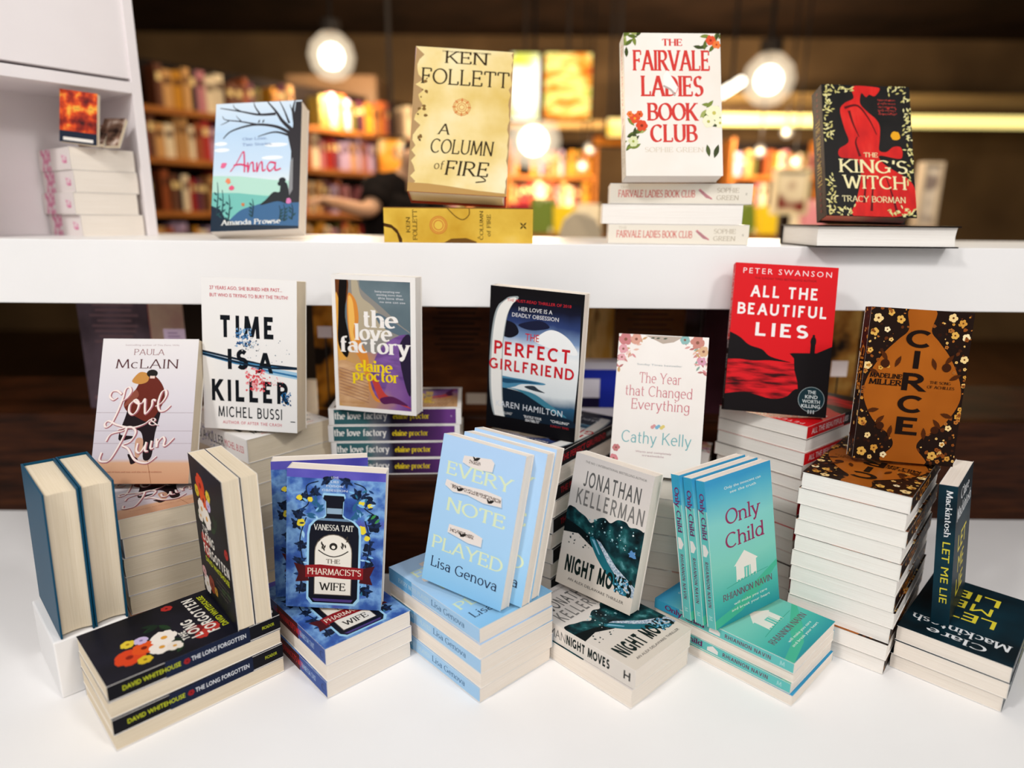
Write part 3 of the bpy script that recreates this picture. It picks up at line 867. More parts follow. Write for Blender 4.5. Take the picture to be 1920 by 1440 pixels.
def art_forgotten(a):
    a.rect(0, 0, 1, 1, ramp_mat('print_midnight', [(.3, '#0C0C10'), (.7, '#1E1E2C')], 'noise', 12, 3))
    for x, y in ((.2, .55), (.3, .4), (.75, .2), (.65, .6)): 
        for _ in range(5): a.leaf(x, y, .16, a.rnd.uniform(0, 6.28), a.rnd.choice(['#1E3A22', '#2C4A2A', '#14281C']))
    a.up()
    F = [(.3, .83, .12, '#D8431E', '#8A1E10'), (.36, .74, .1, '#E0541E', '#7A1A0C'), (.17, .77, .06, '#D8B82A', '#8A6A14'), (.52, .8, .06, '#E2C63A', '#A87A1C'), (.5, .73, .06, '#C9B8DC', '#8A76A0'), (.26, .66, .1, '#F0E6DA', '#D89A3A'), (.4, .62, .11, '#F3EADF', '#E0A03A'), (.2, .6, .07, '#EADFD2', '#D8A04A'), (.2, .44, .06, '#C0362E', '#7A1414'), (.27, .37, .08, '#B8342C', '#6A1010'), (.33, .45, .07, '#7A1E22', '#3A0C10'), (.14, .08, .1, '#EEE6DE', '#C8B89A'), (.08, .16, .06, '#D8A8A8', '#9A5A5A'), (.3, .12, .09, '#8A3A2A', '#5A1A14'), (.42, .1, .05, '#B88A3A', '#7A5A1A'), (.9, .5, .05, '#B02A26', '#5A1010')]
    for x, y, r, c, cc in F: a.flower(x, y, r, c, cc, 7, up=False)
    a.up()
    k = dict(bold=.03)
    a.text('THE', .3, .505, .04, '#E9E4DA', .16, font='block', weight=.22)
    a.text('LONG', .37, .43, .07, '#E9E4DA', .34, font='block', weight=.22)
    a.text('FORGOTTEN', .55, .335, .07, '#E9E4DA', .74, font='block', weight=.22)
    a.text('DAVID WHITEHOUSE', .55, .275, .036, '#C9D02A', .7, **k)
    for i, w in enumerate((.34, .42, .36, .2)):
        a.text(('A dazzling, funny and', 'moving adventure about', 'memory and time and', 'belonging')[i], .68, .22 - i * .03, .012, '#7A6E62', w, up=False)
def spine_forgotten(a):
    a.rect(.3, 0, .8, 1, '#16203A')
    k = dict(bold=.02)
    a.text('DAVID WHITEHOUSE', .23, .38, .28, '#C9D02A', .31, **k)
    a.flower(.42, .5, .018, '#9A1E22', '#4A0C10', 6)
    a.text('THE LONG FORGOTTEN', .61, .38, .28, '#E4E6EA', .33, **k)
    a.text('PICADOR', .92, .42, .2, '#B8C02A', .08, **k)

def art_anna(a):
    a.rect(0, 0, 1, 1, ramp_mat('print_dawn_sky', [(0, '#8CCFC0'), (.3, '#A8DCC8'), (.38, '#D8E6EA'), (.48, '#C9DDF0'), (.75, '#BCD6EE'), (1, '#D6E4F0')], 'axis', 9, 2, 'Z', 0, .234, .05))
    for x0, x1, y in ((.0, .18, .63), (.58, .85, .655), (.55, .8, .555), (.0, .15, .68)): a.ell((x0 + x1) / 2, y, (x1 - x0) / 2, '#EFF4F6', ry=.016, up=False)
    a.up()
    a.poly([(0, .43), (.3, .42), (.7, .38), (1, .36), (1, .25), (0, .3)], '#B4DCCC')
    a.poly([(0, .3), (.3, .29), (.6, .26), (1, .24), (1, .1), (0, .1)], '#74BFB4')
    a.shape([(.3, .14), (.5, .19), (.7, .215), (1, .2), (1, 0), (.2, 0)], '#3B6690')
    a.poly([(0, .2), (.1, .17), (.16, .1), (.3, .05), (1, .02), (1, 0), (0, 0)], '#16283A')
    K = '#2E2A2E'
    a.poly([(.93, .99), (1, .99), (1, .2), (.86, .2), (.89, .4), (.89, .6), (.84, .74), (.9, .78)], K)
    a.poly([(.885, .52), (.915, .55), (.92, .3), (.87, .24)], '#8A8A8C')
    for pts, w in (([(.9, .76), (.78, .84), (.7, .92), (.6, 1)], .05), ([(.88, .74), (.7, .8), (.45, .82), (.2, .78), (.1, .72)], .04), ([(.7, .9), (.5, .9), (.3, .93), (.05, .965)], .035), ([(.93, .8), (.9, .92), (.92, 1)], .045), ([(.88, .72), (.7, .755), (.5, .725)], .03), ([(.5, .82), (.3, .85), (.12, .87), (.08, .9)], .02), ([(.86, .82), (.8, .92), (.74, 1)], .025), ([(.52, .9), (.46, .96), (.44, 1)], .022), ([(.3, .93), (.22, .96), (.2, .99)], .016), ([(.16, .86), (.1, .84), (.06, .83)], .012), ([(.3, .855), (.26, .88), (.24, .9)], .012), ([(.9, .9), (.86, .97)], .02)):
        a.line(pts, w, K, taper=(1, .25), up=False)
    for x in (.5, .55): a.leaf(x, .83, .05, 1.2, K)
    a.up()
    a.shape([(.56, .19), (.62, .23), (.7, .285), (.77, .285), (.78, .33), (.8, .36), (.86, .34), (.88, .2), (.75, .215)], '#1E2226')
    a.ell(.8, .375, .04, '#1E2226', ry=.022); a.ell(.775, .35, .028, '#1E2226')
    for x, y, h in ((.06, .12, .26), (.12, .1, .22), (.2, .08, .2), (.47, .1, .14), (.78, .06, .12), (.83, .06, .13), (.92, .07, .12)):
        a.line([(x, y), (x + .01, y + h * .6), (x - .005, y + h)], .018, '#1C3440', taper=(1, .3), up=False)
        for q in range(4): a.leaf(x, y + h * .2 * q, .06, a.rnd.choice([.7, 2.3]), '#1F4A50')
    a.up()
    for x, y, r, c in ((.18, .385, .03, '#E98A62'), (.22, .33, .035, '#E2587A'), (.12, .51, .035, '#E46A92'), (.36, .2, .02, '#C87A4A'), (.88, .215, .03, '#D87AB0')):
        a.ell(x, y, r, c, up=False, wob=.25)
    a.up()
    ANNA = [[(.0, .1), (.12, .5), (.24, 1), (.27, .6), (.28, .05)], [(.06, .38), (.2, .42), (.36, .3)], [(.34, .5), (.35, .05), (.38, .38), (.44, .48), (.46, .1), (.5, .12)], [(.52, .48), (.53, .05), (.57, .38), (.62, .48), (.64, .1), (.7, .15)], [(.88, .42), (.78, .46), (.73, .26), (.78, .06), (.87, .24), (.89, .46), (.89, .1), (1, .16)]]
    a.pen(ANNA, (.2, .44, .78, .61), .022, '#D8386A', nib=60, thin=.45)
    a.text('One Love.', .47, .7, .022, '#8FA6C8', .28, up=False, font='serif')
    a.text('Two Stories.', .5, .655, .022, '#8FA6C8', .34, font='serif')
    a.text('Amanda Prowse', .46, .045, .04, '#F0F0EA', .66, font='serif', thick=.18, thin=.08)

def art_column(a):
    a.rect(0, 0, 1, 1, ramp_mat('print_parchment', [(.3, '#D9B860'), (.5, '#EBD392'), (.7, '#F3E6BC')], 'noise', 10, 5))
    b = '#6E4E2A'
    for sx in (0, 1):
        pts = [(0, 1), (0, 0)]
        y = 0.0
        while y < 1:
            pts.append((a.rnd.uniform(.015, .11) if sx == 0 else a.rnd.uniform(.0, .035), y)); y += .035
        a.poly([(x, yy) if sx == 0 else (1 - x, yy) for x, yy in pts], '#B08E62')
        pts2 = [(max(0, x - .025) if i > 1 else x, yy) for i, (x, yy) in enumerate(pts)]
        a.poly([(x, yy) if sx == 0 else (1 - x, yy) for x, yy in pts2], '#C8A2A0')
    a.poly([(0, 0), (1, 0), (1, .02), (.7, .03), (.4, .05), (.2, .06), (0, .06)], '#B99052')
    a.specks(14, .06, .3, .14, .8, .008, .022, ['#5A3E1E', '#7A5A2C'])
    for r in (.09, .075, .05, .03):
        a.ell(.5, .595, r, '#D08A4A', n=24); a.ell(.5, .595, r - .008, '#EBD08A', n=24)
    for q in range(8):
        t = q * math.pi / 4
        a.leaf(.5 + .05 * math.cos(t), .595 + .05 * math.sin(t) * a.w / a.h, .05, t, '#CF7E42')
    a.up()
    k = dict(font='serif', thick=.12, thin=.07, serif=.06)
    c = '#33240F'
    a.text('KEN', .52, .895, .085, c, .42, **k)
    a.text('FOLLETT', .52, .745, .11, c, .88, **k)
    k = dict(font='serif', thick=.13, thin=.07, serif=.05, shear=.12)
    a.text('A', .33, .4, .075, c, .1, **k)
    a.text('COLUMN', .52, .27, .1, c, .62, **k)
    a.text('of', .3, .16, .06, '#6A5430', .09, **k)
    a.text('FIRE', .58, .125, .1, c, .42, **k)
    a.line([(.72, .13), (.78, .1), (.68, .085)], .012, c)
    a.text('THE NUMBER ONE BESTSELLER', .52, .97, .012, c, .5)
def spine_column(a):
    a.rect(0, 0, 1, 1, ramp_mat('print_parchment_spine', [(.3, '#C99A2C'), (.55, '#E3BC4C'), (.75, '#EBCF7A')], 'noise', 12, 5))
    a.poly([(0, .55), (.05, .5), (.09, .36), (.12, .1), (.12, 0), (.1, 0), (.085, .25), (.05, .4), (0, .45)], '#4A2E12')
    a.poly([(.4, .0), (.45, .12), (.55, .14), (.62, .04), (.62, 0)], '#6E4A1C')
    a.line([(.42, 1), (.48, .75), (.53, .66), (.57, .8), (.57, 1)], .006, '#5A3A14')
    a.rect(0, .97, 1, 1, '#7A5426')
    k = dict(font='serif', thick=.14, thin=.08, serif=.06)
    a.text('KEN', .175, .5, .026, '#33240F', .42, rot=90, **k)
    a.text('FOLLETT', .222, .5, .03, '#33240F', .84, rot=90, **k)
    for r in (.06, .05, .035):
        a.ell(.365, .5, r, '#CC7A34', n=20); a.ell(.365, .5, r - .007, '#E3BC4C', n=20)
    a.text('COLUMN', .665, .5, .024, '#33240F', .8, rot=90, **k)
    a.text('of FIRE', .715, .5, .026, '#33240F', .6, rot=90, **k)
    a.text('A', .64, .15, .014, '#33240F', rot=90, **k)
    for q in range(4): a.leaf(.935, .5, .03, q * 1.57 + .8, '#2A1E0E')

def art_fairvale(a):
    a.rect(0, 0, 1, 1, ramp_mat('print_cream_paper', [(.3, '#EDE4D8'), (.7, '#F4EEE6')], 'noise', 10))
    k = dict(font='serif', thick=.23, thin=.075, serif=.06)
    c = '#D23A33'
    a.text('THE', .5, .91, .05, c, .2, **k)
    a.text('FAIRVALE', .49, .735, .145, c, .78, **k)
    a.text('LADIES', .49, .555, .145, c, .62, **k)
    a.text('BOOK', .49, .385, .125, c, .5, **k)
    a.text('CLUB', .5, .235, .125, c, .46, **k)
    a.text('SOPHIE GREEN', .5, .165, .035, '#DCCFBC', .6, font='serif', thick=.14)
    a.poly([(.4, .7), (.44, .74), (.5, .68), (.55, .62), (.53, .58), (.46, .6), (.4, .64)], '#F5F1EC')
    a.line([(.4, .63), (.48, .6), (.52, .56)], .02, '#B8A8A0')
    for cx, cy in ((.1, .29), (.92, .44), (.06, .96), (.9, .96)):
        for _ in range(13):
            a.leaf(cx + a.rnd.uniform(-.09, .09), cy + a.rnd.uniform(-.08, .07), .11, a.rnd.uniform(0, 6.28), a.rnd.choice(['#5A6A2A', '#7C8A3C', '#3E4A22', '#A3AC62']))
    a.up()
    for x, y, r, c2, cc in ((.1, .4, .05, '#E0522E', '#F0A030'), (.17, .35, .055, '#DC4A2A', '#8A2A14'), (.05, .43, .03, '#E87A3A', '#C03A1A'), (.15, .43, .035, '#E2612E', '#A02A14'), (.92, .44, .075, '#F3EFC9', '#C9C060'), (.86, .38, .06, '#F0ECCB', '#B9B45A'), (.98, .37, .05, '#F3EFC9', '#C9C060'), (.08, .24, .05, '#DDE0B0', '#9CA84A'), (.9, .95, .05, '#E0522E', '#A02A14'), (.96, .92, .04, '#E87A3A', '#C03A1A')):
        a.flower(x, y, r, c2, cc, 6, up=False)
    a.up()
    a.leaf(.84, .22, .13, -1.4, '#4E5A2A'); a.leaf(.96, .22, .15, -1.9, '#3A4420')
def spine_fairvale(a):
    k = dict(font='serif', thick=.16, thin=.08, serif=.05)
    a.rect(.0, .03, 1, .97, '#EBE3D4')
    a.text('FAIRVALE LADIES BOOK CLUB', .33, .32, .36, '#CF4A44', .54, **k)
    a.line([(.63, .72), (.67, .5), (.72, .25)], .012, '#D88A90')
    a.poly([(.62, .7), (.66, .62), (.71, .3), (.73, .22), (.68, .3), (.64, .55)], '#B98288')
    a.text('SOPHIE', .83, .56, .24, '#C2B6A2', .15, **k)
    a.text('GREEN', .83, .2, .24, '#C2B6A2', .15, **k)
    a.text('THE', .1, .75, .13, '#CFC4B2', .06, up=False)
    a.text('H', .965, .5, .014, '#8A8072', rot=90)

def art_king(a):
    a.rect(0, 0, 1, 1, ramp_mat('print_black_cloth', [(.3, '#141312'), (.7, '#201C1A')], 'noise', 20))
    r = ramp_mat('print_red_gown', [(.3, '#B81A1C'), (.55, '#D8241F'), (.75, '#E2382E')], 'noise', 22, 4, stretch=(2, 1, .7))
    a.shape([(.35, .99), (.62, .99), (.66, .97), (.6, .92), (.54, .93), (.5, .91), (.45, .94), (.43, .86), (.5, .8), (.6, .74), (.64, .68), (.63, .58), (.62, .5), (.7, .49), (.78, .53), (.86, .53), (.88, .48), (.84, .44), (.62, .46), (.66, .4), (.8, .34), (.94, .28), (1, .2), (1, .06), (.75, .0), (.3, 0), (.34, .12), (.4, .3), (.36, .42), (.18, .44), (.17, .5), (.28, .56), (.24, .66), (.2, .8), (.26, .86), (.36, .9)], r)
    for pts in ([(.42, .1), (.44, .2), (.46, .3)], [(.5, .04), (.52, .18), (.55, .3)], [(.78, .04), (.74, .16), (.68, .3)], [(.3, .8), (.34, .7), (.4, .6)], [(.4, .45), (.36, .55), (.38, .6)], [(.25, .82), (.4, .84), (.52, .74), (.6, .62)]):
        a.line(pts, .03, '#5A0E10', taper=(1, .3), up=False)
    a.up()
    a.ell(.81, .615, .055, '#E8A51E', wob=.1)
    a.specks(30, .62, .76, .84, .9, .004, .009, ['#8A1A1C', '#B8302A'])
    for i in range(5): a.text(('It began with whispers', 'of witches at court', 'where the new King', 'brings with him a', 'dangerous age')[i], .73, .885 - i * .027, .013, '#B8443A', .2, up=False)
    a.up()
    G = ['#D9D08A', '#C9BE72', '#E4DCA0']
    def sprig(x, y, n):
        for _ in range(n):
            a.leaf(x + a.rnd.uniform(-.035, .035), y + a.rnd.uniform(-.03, .03), .05, a.rnd.uniform(0, 6.28), a.rnd.choice(G))
    for y in (.06, .13, .17, .24, .28, .58, .62, .66, .69, .78, .82, .87, .9): sprig(.06, y, 6)
    for x in (.06, .12, .18, .24, .3, .78, .86, .92): sprig(x, .965, 5)
    for x in (.06, .12, .2, .27, .74, .8, .86, .93, .97): sprig(x, .035, 6)
    for y in (.28, .34, .42, .48, .52, .6, .66, .7, .74, .78, .84, .9): sprig(.95, y, 5)
    a.up()
    k = dict(font='serif', thick=.15, thin=.08, serif=.07)
    c = '#EFE3AE'
    a.text('THE', .52, .445, .035, c, .15, **k)
    a.text("KING'S", .54, .325, .1, c, .74, **k)
    a.text('WITCH', .55, .205, .1, c, .68, **k)
    a.text('TRACY BORMAN', .53, .105, .045, c, .7, font='serif', thick=.13, thin=.07, serif=.05)
def spine_king(a):
    for i in range(22):
        a.flower(.04 + i * .043, .5, .012, '#6A1A1C', '#3A0E10', 5, up=False)
    a.up()
    a.text("THE KING'S WITCH", .5, .3, .4, '#C9A85A', .5, font='serif')

def art_letme(a):
    a.rect(0, 0, 1, 1, ramp_mat('print_deep_teal', [(.3, '#06090C'), (.7, '#0C3442')], 'noise', 9, 3))
    a.text('Clare', .5, .86, .08, '#E6E8EA', .5, font='serif')
    a.text('Mackintosh', .5, .74, .09, '#E6E8EA', .86, font='serif')
    for i, t in enumerate(('LET', 'ME', 'LIE')): a.text(t, .5, .48 - i * .17, .12, '#E2D23A', (.5, .36, .42)[i], bold=.01)
def spine_letme(a):
    a.rect(0, 0, 1, 1, ramp_mat('print_deep_teal_spine', [(.3, '#08141C'), (.7, '#104252')], 'noise', 9, 3))
    a.text('Mackintosh', .2, .42, .34, '#E6E8EA', .32, font='serif')
    a.text('LET ME LIE', .62, .38, .4, '#D8CC3A', .44)
# ------------------------------------------------------------------ books
def front_place(a, b, e): return (a, -e, b)                                    # panel x = book width, y = book height
class Title:
    """One title: its meshes are made once and shared by all its copies."""
    def __init__(self, name, w, h, t, art, spine_art, cover, page=PAGE_WHITE, back=None, hard=False, edge=None, spine_col=None):
        self.name, self.w, self.h, self.t, self.hard = name, w, h, t, hard
        cm = cover if not isinstance(cover, str) else flat(cover)
        sm = cm if spine_col is None else (spine_col if not isinstance(spine_col, str) else flat(spine_col))
        bm_ = cm if back is None else (back if not isinstance(back, str) else flat(back))
        th = 0.0022 if hard else 0.0005
        edge = flat(edge or ('#EDE8E2'))
        self.parts = []
        mb = MB()
        mb.box((0, 0, 0), (w, th, h), edge)
        mb.face([(0, -1e-5, 0), (w, -1e-5, 0), (w, -1e-5, h), (0, -1e-5, h)], cm)
        if art: art(Art(mb, w, h, front_place))
        self.parts.append(('front_cover', mb.mesh('front_cover')))
        mb = MB()
        r = min(0.0016, t * .2) if not hard else t * .08
        prof = [(0.0009, 0), (r * .3, r * .3), (0, r), (0, t - r), (r * .3, t - r * .3), (0.0009, t)]
        for i in range(len(prof) - 1):
            (xa, ya), (xb, yb) = prof[i], prof[i + 1]
            mb.face([(xa, ya, h), (xb, yb, h), (xb, yb, 0), (xa, ya, 0)], sm)
        mb.box((0.0003, .0004, 0.0001), (0.0011, t - .0004, h - .0001), edge)
        if spine_art: spine_art(Art(mb, h, t, lambda a, b, e: (-e - 1e-5, t - b, h - a)))
        self.parts.append(('spine', mb.mesh('spine')))
        mb = MB()
        mb.box((0, t - th, 0), (w, t, h), edge)
        mb.face([(w, t + 1e-5, 0), (0, t + 1e-5, 0), (0, t + 1e-5, h), (w, t + 1e-5, h)], bm_)
        self.parts.append(('back_cover', mb.mesh('back_cover')))
        mb = MB()
        ins = 0.0035 if hard else 0.0007
        n = 7
        x1 = w - ins
        cols = []
        for i in range(n + 1):                                                   # a slightly rounded fore-edge
            y = th + (t - 2 * th) * i / n
            k = math.sin(math.pi * i / n)
            cols.append((x1 - (0.0030 if hard else 0.0) * k + (0.0 if hard else -0.0006) * (1 - k), y))
        z0, z1 = ins, h - ins
        V, F = [], []
        for xx, y in cols:
            V += [(0.0012, y, z0), (xx, y, z0), (xx, y, z1), (0.0012, y, z1)]
        for i in range(n):
            a, b = i * 4, i * 4 + 4
            F += [(a, a + 1, b + 1, b), (a + 1, a + 2, b + 2, b + 1), (a + 2, a + 3, b + 3, b + 2)]
        F += [(0, 3, 2, 1), (n * 4, n * 4 + 1, n * 4 + 2, n * 4 + 3)]
        mb.raw(V, F, page)
        self.parts.append(('page_block', mb.mesh('page_block')))
    def copy(self, M, label, group=None, kind_name=None, parts=None):
        root = bpy.data.objects.new(kind_name or ('hardback_book' if self.hard else 'paperback_book'), None)
        root.empty_display_size = 0.02
        COL.objects.link(root)
        root.matrix_world = M
        tag(root, label, 'book', group)
        for n, me in self.parts:
            link(n, me, root)
        return root

def pose(x, y, z, yaw, lean, roll):
    return Matrix.Translation((x, y, z)) @ Matrix.Rotation(yaw, 4, 'Z') @ Matrix.Rotation(-lean, 4, 'X') @ Matrix.Rotation(roll, 4, 'Y')

def settle(T, p, z):
    """Pose p for a copy of T, moved straight up or down so that its lowest corner rests at height z."""
    M = pose(*p)
    low = min((M @ Vector((a, b, c))).z for a in (0, T.w) for b in (0, T.t) for c in (0, T.h))
    return Matrix.Translation((0, 0, z - low + 0.0002)) @ M

ORD = ['topmost', 'second', 'third', 'fourth', 'fifth', 'sixth', 'seventh', 'eighth', 'ninth', 'tenth', 'eleventh', 'twelfth', 'thirteenth', 'fourteenth', 'fifteenth', 'sixteenth']
def stack(T, origin, X, ztop, n, flips, what, where, group, seed=1, jit=0.0022, base=0.0):
    """n copies lying face up; origin = spine-bottom corner, X = direction from spine to fore-edge; flips: 1 = turned half round."""
    rnd = random.Random(seed)
    X = Vector((X[0], X[1], 0)).normalized()
    U = Vector((-X.y, X.x, 0))
    pitch = (ztop - base) / n
    for i in range(n):
        z = ztop - i * pitch - (pitch - T.t) * .5 * 0
        xx, uu = X, U
        o = Vector((origin[0], origin[1], 0))
        if flips[i % len(flips)]:
            o = o + X * T.w + U * T.h
            xx, uu = -X, -U
        ja = rnd.uniform(-1, 1) * (0.006 if i else 0)
        rot = Matrix.Rotation(ja, 3, 'Z')
        xx, uu = rot @ xx, rot @ uu
        o = o + Vector((rnd.uniform(-jit, jit), rnd.uniform(-jit, jit), 0)) * (1 if i else 0)
        M = Matrix(((xx.x, 0, uu.x, o.x), (xx.y, 0, uu.y, o.y), (0, -1, 0, z), (0, 0, 0, 1)))
        pos = 'topmost' if i == 0 else ('lowest' if i == n - 1 and n > 2 else ORD[i] + ' from the top')
        T.copy(M, f'{what}, {pos} {where}', group)
    return pitch
# ------------------------------------------------------------------ helper: a point of the place from where it shows and how far off it stands
_F, _P, _RO = 1260.0, R(13.85), R(0.55)
def at(u, v, y=None, z=None):
    U, V = u - 960, v - 720
    a, b = math.cos(_RO) * U + math.sin(_RO) * V, -math.sin(_RO) * U + math.cos(_RO) * V
    d = Vector((a / _F, math.cos(_P) - math.sin(_P) * b / _F, -math.sin(_P) - math.cos(_P) * b / _F))
    t = (z - CAMH) / d.z if z is not None else y / d.y
    return Vector((0, 0, CAMH)) + d * t

def struct(mb, name, bevel=0.0):
    o = mb.build(name, None, bevel)
    o['kind'] = 'structure'
    return o

# ------------------------------------------------------------------ the display unit and the room
SZ, SF, SB = 0.557, 1.116, 1.56                                                   # shelf top, front, back
mb = MB(); mb.box((-3.0, -0.35, -0.05), (3.0, 1.62, 0.0), PAINT); struct(mb, 'trim_1', .003)          # the white table of the unit
mb = MB()
mb.box((-3.0, SF, 0.453), (3.0, SF + .02, SZ), PAINT)
mb.box((-3.0, SF + .02, SZ - .022), (3.0, SB, SZ), PAINT)
mb.box((-3.0, SB - .02, 0.453), (3.0, SB, SZ - .022), PAINT)
mb.box((-3.0, SF + .02, 0.453), (3.0, SB - .02, 0.458), PAINT)
struct(mb, 'trim_2', .0015)                                                       # the white shelf with its deep front
mb = MB(); mb.box((-0.298, 1.045, 0), (-0.075, 1.25, 0.1745), DARKWOOD); struct(mb, 'trim_3', .002)   # dark riser under one stack
mb = MB(); mb.box((-2.6, 1.285, 0), (2.6, 1.60, 0.21), DARKWOOD); struct(mb, 'trim_4', .002)          # dark step along the back
mb = MB()
Mr = Matrix(((.697, -.717, 0, -.597), (-.717, -.697, 0, .884), (0, 0, 1, 0), (0, 0, 0, 1)))
mb.box((0, 0, 0), (.132, .085, .0800), PAINT, Mr); struct(mb, 'trim_5', .002)                         # white plinth under two hardbacks
FLOORZ = -0.75
DARKROOM = ramp_mat('dark_ceiling_paint', [(.3, '#1C120B'), (.7, '#2C1D12')], 'noise', 2, 2, rough=.8)
mb = MB(); mb.box((-7, -3, FLOORZ - .1), (8, 8.1, FLOORZ), ramp_mat('dark_floor_boards', [(.3, '#2A1A10'), (.7, '#4A301C')], 'noise', 3, 4, stretch=(8, .6, 1))); struct(mb, 'floor')
mb = MB(); mb.box((-7, 2.2, 2.5), (8, 8.1, 2.6), DARKROOM); struct(mb, 'ceiling')
mb = MB(); mb.box((-7, 7.9, FLOORZ), (8, 8.1, 2.5), ramp_mat('brown_wall_paint', [(.3, '#54402A'), (.7, '#6E5538')], 'noise', 1.5, 2, rough=.8)); struct(mb, 'wall_back')
mb = MB(); mb.box((7.8, 2.2, FLOORZ), (8, 7.9, 2.5), DARKROOM); struct(mb, 'wall_right')
mb = MB(); mb.box((-7, 2.2, FLOORZ), (-6.8, 7.9, 2.5), DARKROOM); struct(mb, 'wall_left')

# ------------------------------------------------------------------ titles
DW = '#ECE9E6'
T_time = Title('time', .150, .2335, .0376, art_time, spine_time, DW, PAGE_CREAM)
T_lovefac = Title('lovefac', .138, .217, .0285, art_lovefactory, spine_lovefactory, '#EEEAE6', PAGE_WHITE)
T_perfect = Title('perfect', .154, .232, .0250, art_perfect, spine_perfect, '#121014', PAGE_IVORY)
T_year = Title('year', .135, .216, .0290, art_year, None, '#EFE8E2', PAGE_IVORY)
T_lies = Title('lies', .154, .2335, .0206, art_lies, spine_lies, '#D8161E', PAGE_WHITE, edge='#E9E2DA')
T_circe = Title('circe', .135, .216, .0232, art_circe, spine_circe, '#1E100A', PAGE_WHITE)
T_ruin = Title('ruin', .142, .218, .0282, art_loveruin, None, '#D8CFD4', PAGE_CREAM)
T_pharm = Title('pharm', .1285, .198, .0236, art_pharm, spine_pharm, '#3A569C', PAGE_IVORY)
T_every = Title('every', .129, .203, .0209, art_every, spine_every, '#A6CDEE', PAGE_IVORY)
T_night = Title('night', .1285, .202, .0270, art_night, spine_night, '#DDD6CE', PAGE_IVORY)
T_only = Title('only', .1315, .2055, .0150, art_only, spine_only, '#66C0BC', PAGE_IVORY)
T_forg = Title('forgotten', .130, .204, .0207, art_forgotten, spine_forgotten, '#101016', PAGE_CREAM)
T_anna = Title('anna', .1535, .2336, .034, art_anna, None, '#22384A', PAGE_IVORY, spine_col='#2A3038')
T_column = Title('column', .160, .242, .056, art_column, spine_column, '#E3C87E', PAGE_IVORY, hard=True, back='#EFE4CC', edge='#A83A24')
T_fair = Title('fair', .155, .229, .0322, art_fairvale, spine_fairvale, '#EFE8DE', PAGE_WHITE)
T_king = Title('king', .147, .226, .034, art_king, spine_king, '#171412', PAGE_WHITE, hard=True, edge='#1A1412', spine_col='#2A1210')
T_letme = Title('letme', .129, .198, .0213, art_letme, spine_letme, '#08141C', PAGE_IVORY)
T_hard = Title('hard', .128, .194, .0374, None, None, '#0F4A66', PAGE_CREAM, hard=True, edge='#0F4A66')

# ------------------------------------------------------------------ stacks on the table
F1 = (0, 1)
stack(T_forg, (-.305, .790), (-1, 1), .085, 4, F1, 'black flowered paperback lying flat', 'of the flowered stack', 'copies of the black flowered paperback', 1)
stack(T_pharm, (-.2304, .7343), (.73, .684), .0723, 3, F1, 'blue bottle-cover paperback lying flat', 'of the blue stack', 'copies of the blue bottle paperback', 2)
stack(T_every, (-.037, .729), (.7326, .6807), .1070, 5, F1, 'sky-blue paperback lying flat', 'of the sky-blue stack', 'copies of the sky-blue paperback', 3)
stack(T_night, (.1560, .7220), (.721, .693), .0553, 2, F1, 'pale thriller with teal trees lying flat', 'of its low pile', 'copies of the pale thriller with teal trees', 4)
stack(T_only, (.3552, .7307), (.7157, .6984), .0612, 4, F1, 'turquoise paperback lying flat', 'of the turquoise stack', 'copies of the turquoise paperback', 5)
stack(T_circe, (.4045, .8779), (.1014, -.0863), .2590, 11, (1, 0), 'copper-covered paperback lying flat', 'of the tall stack beneath five capitals', 'copies of the copper and black paperback', 6)
stack(T_lies, (.627, 1.120), (-.64, .769), .2955, 14, F1, 'red-spined paperback lying flat', 'of the tall stack under red cover', 'copies of the red and black paperback', 7, jit=.003)
stack(T_perfect, (.1966, 1.1328), (-.8214, .5704), .2570, 10, F1, 'black paperback with red spine lettering', 'of the stack under aeroplane-window cover', 'copies of the black paperback with red lettering', 8)
stack(T_year, (.160, .990), (.94, -.342), .2090, 7, F1, 'blush paperback lying flat', 'of the stack under floral cover', 'copies of the blush floral paperback', 9)
stack(T_ruin, (-.523, .824), (.785, .62), .2018, 7, (0, 0, 1, 0, 1, 0, 1), 'pale couple-cover paperback lying flat', 'of the stack under its upright copy', 'copies of the pale embracing-couple paperback', 10)
stack(T_time, (-.402, .968), (.64, .77), .2665, 7, (0, 1), 'thick white thriller lying flat', 'of the stack under its upright copy', 'copies of the thick white thriller', 11)
stack(T_lovefac, (-.084, 1.071), (-.062, .998), .2915, 4, (0, 0), 'violet-spined paperback lying flat', 'of the stack on the dark riser', 'copies of the violet-spined paperback', 12, base=.1748)
stack(T_letme, (.5265, .8097), (.72, -.69), .0650, 3, (1, 1), 'dark teal paperback lying flat', 'of the low stack beside copper covers', 'copies of the dark teal paperback', 13)

# ------------------------------------------------------------------ books standing on them
def stand(T, p, z, label, group, off=0.0, shift=0.0):
    d = pose(*p).to_3x3() @ Vector((shift, off, 0))
    M = settle(T, (p[0] + d.x, p[1] + d.y, p[2]) + tuple(p[3:]), z)
    return T.copy(M, label, group)

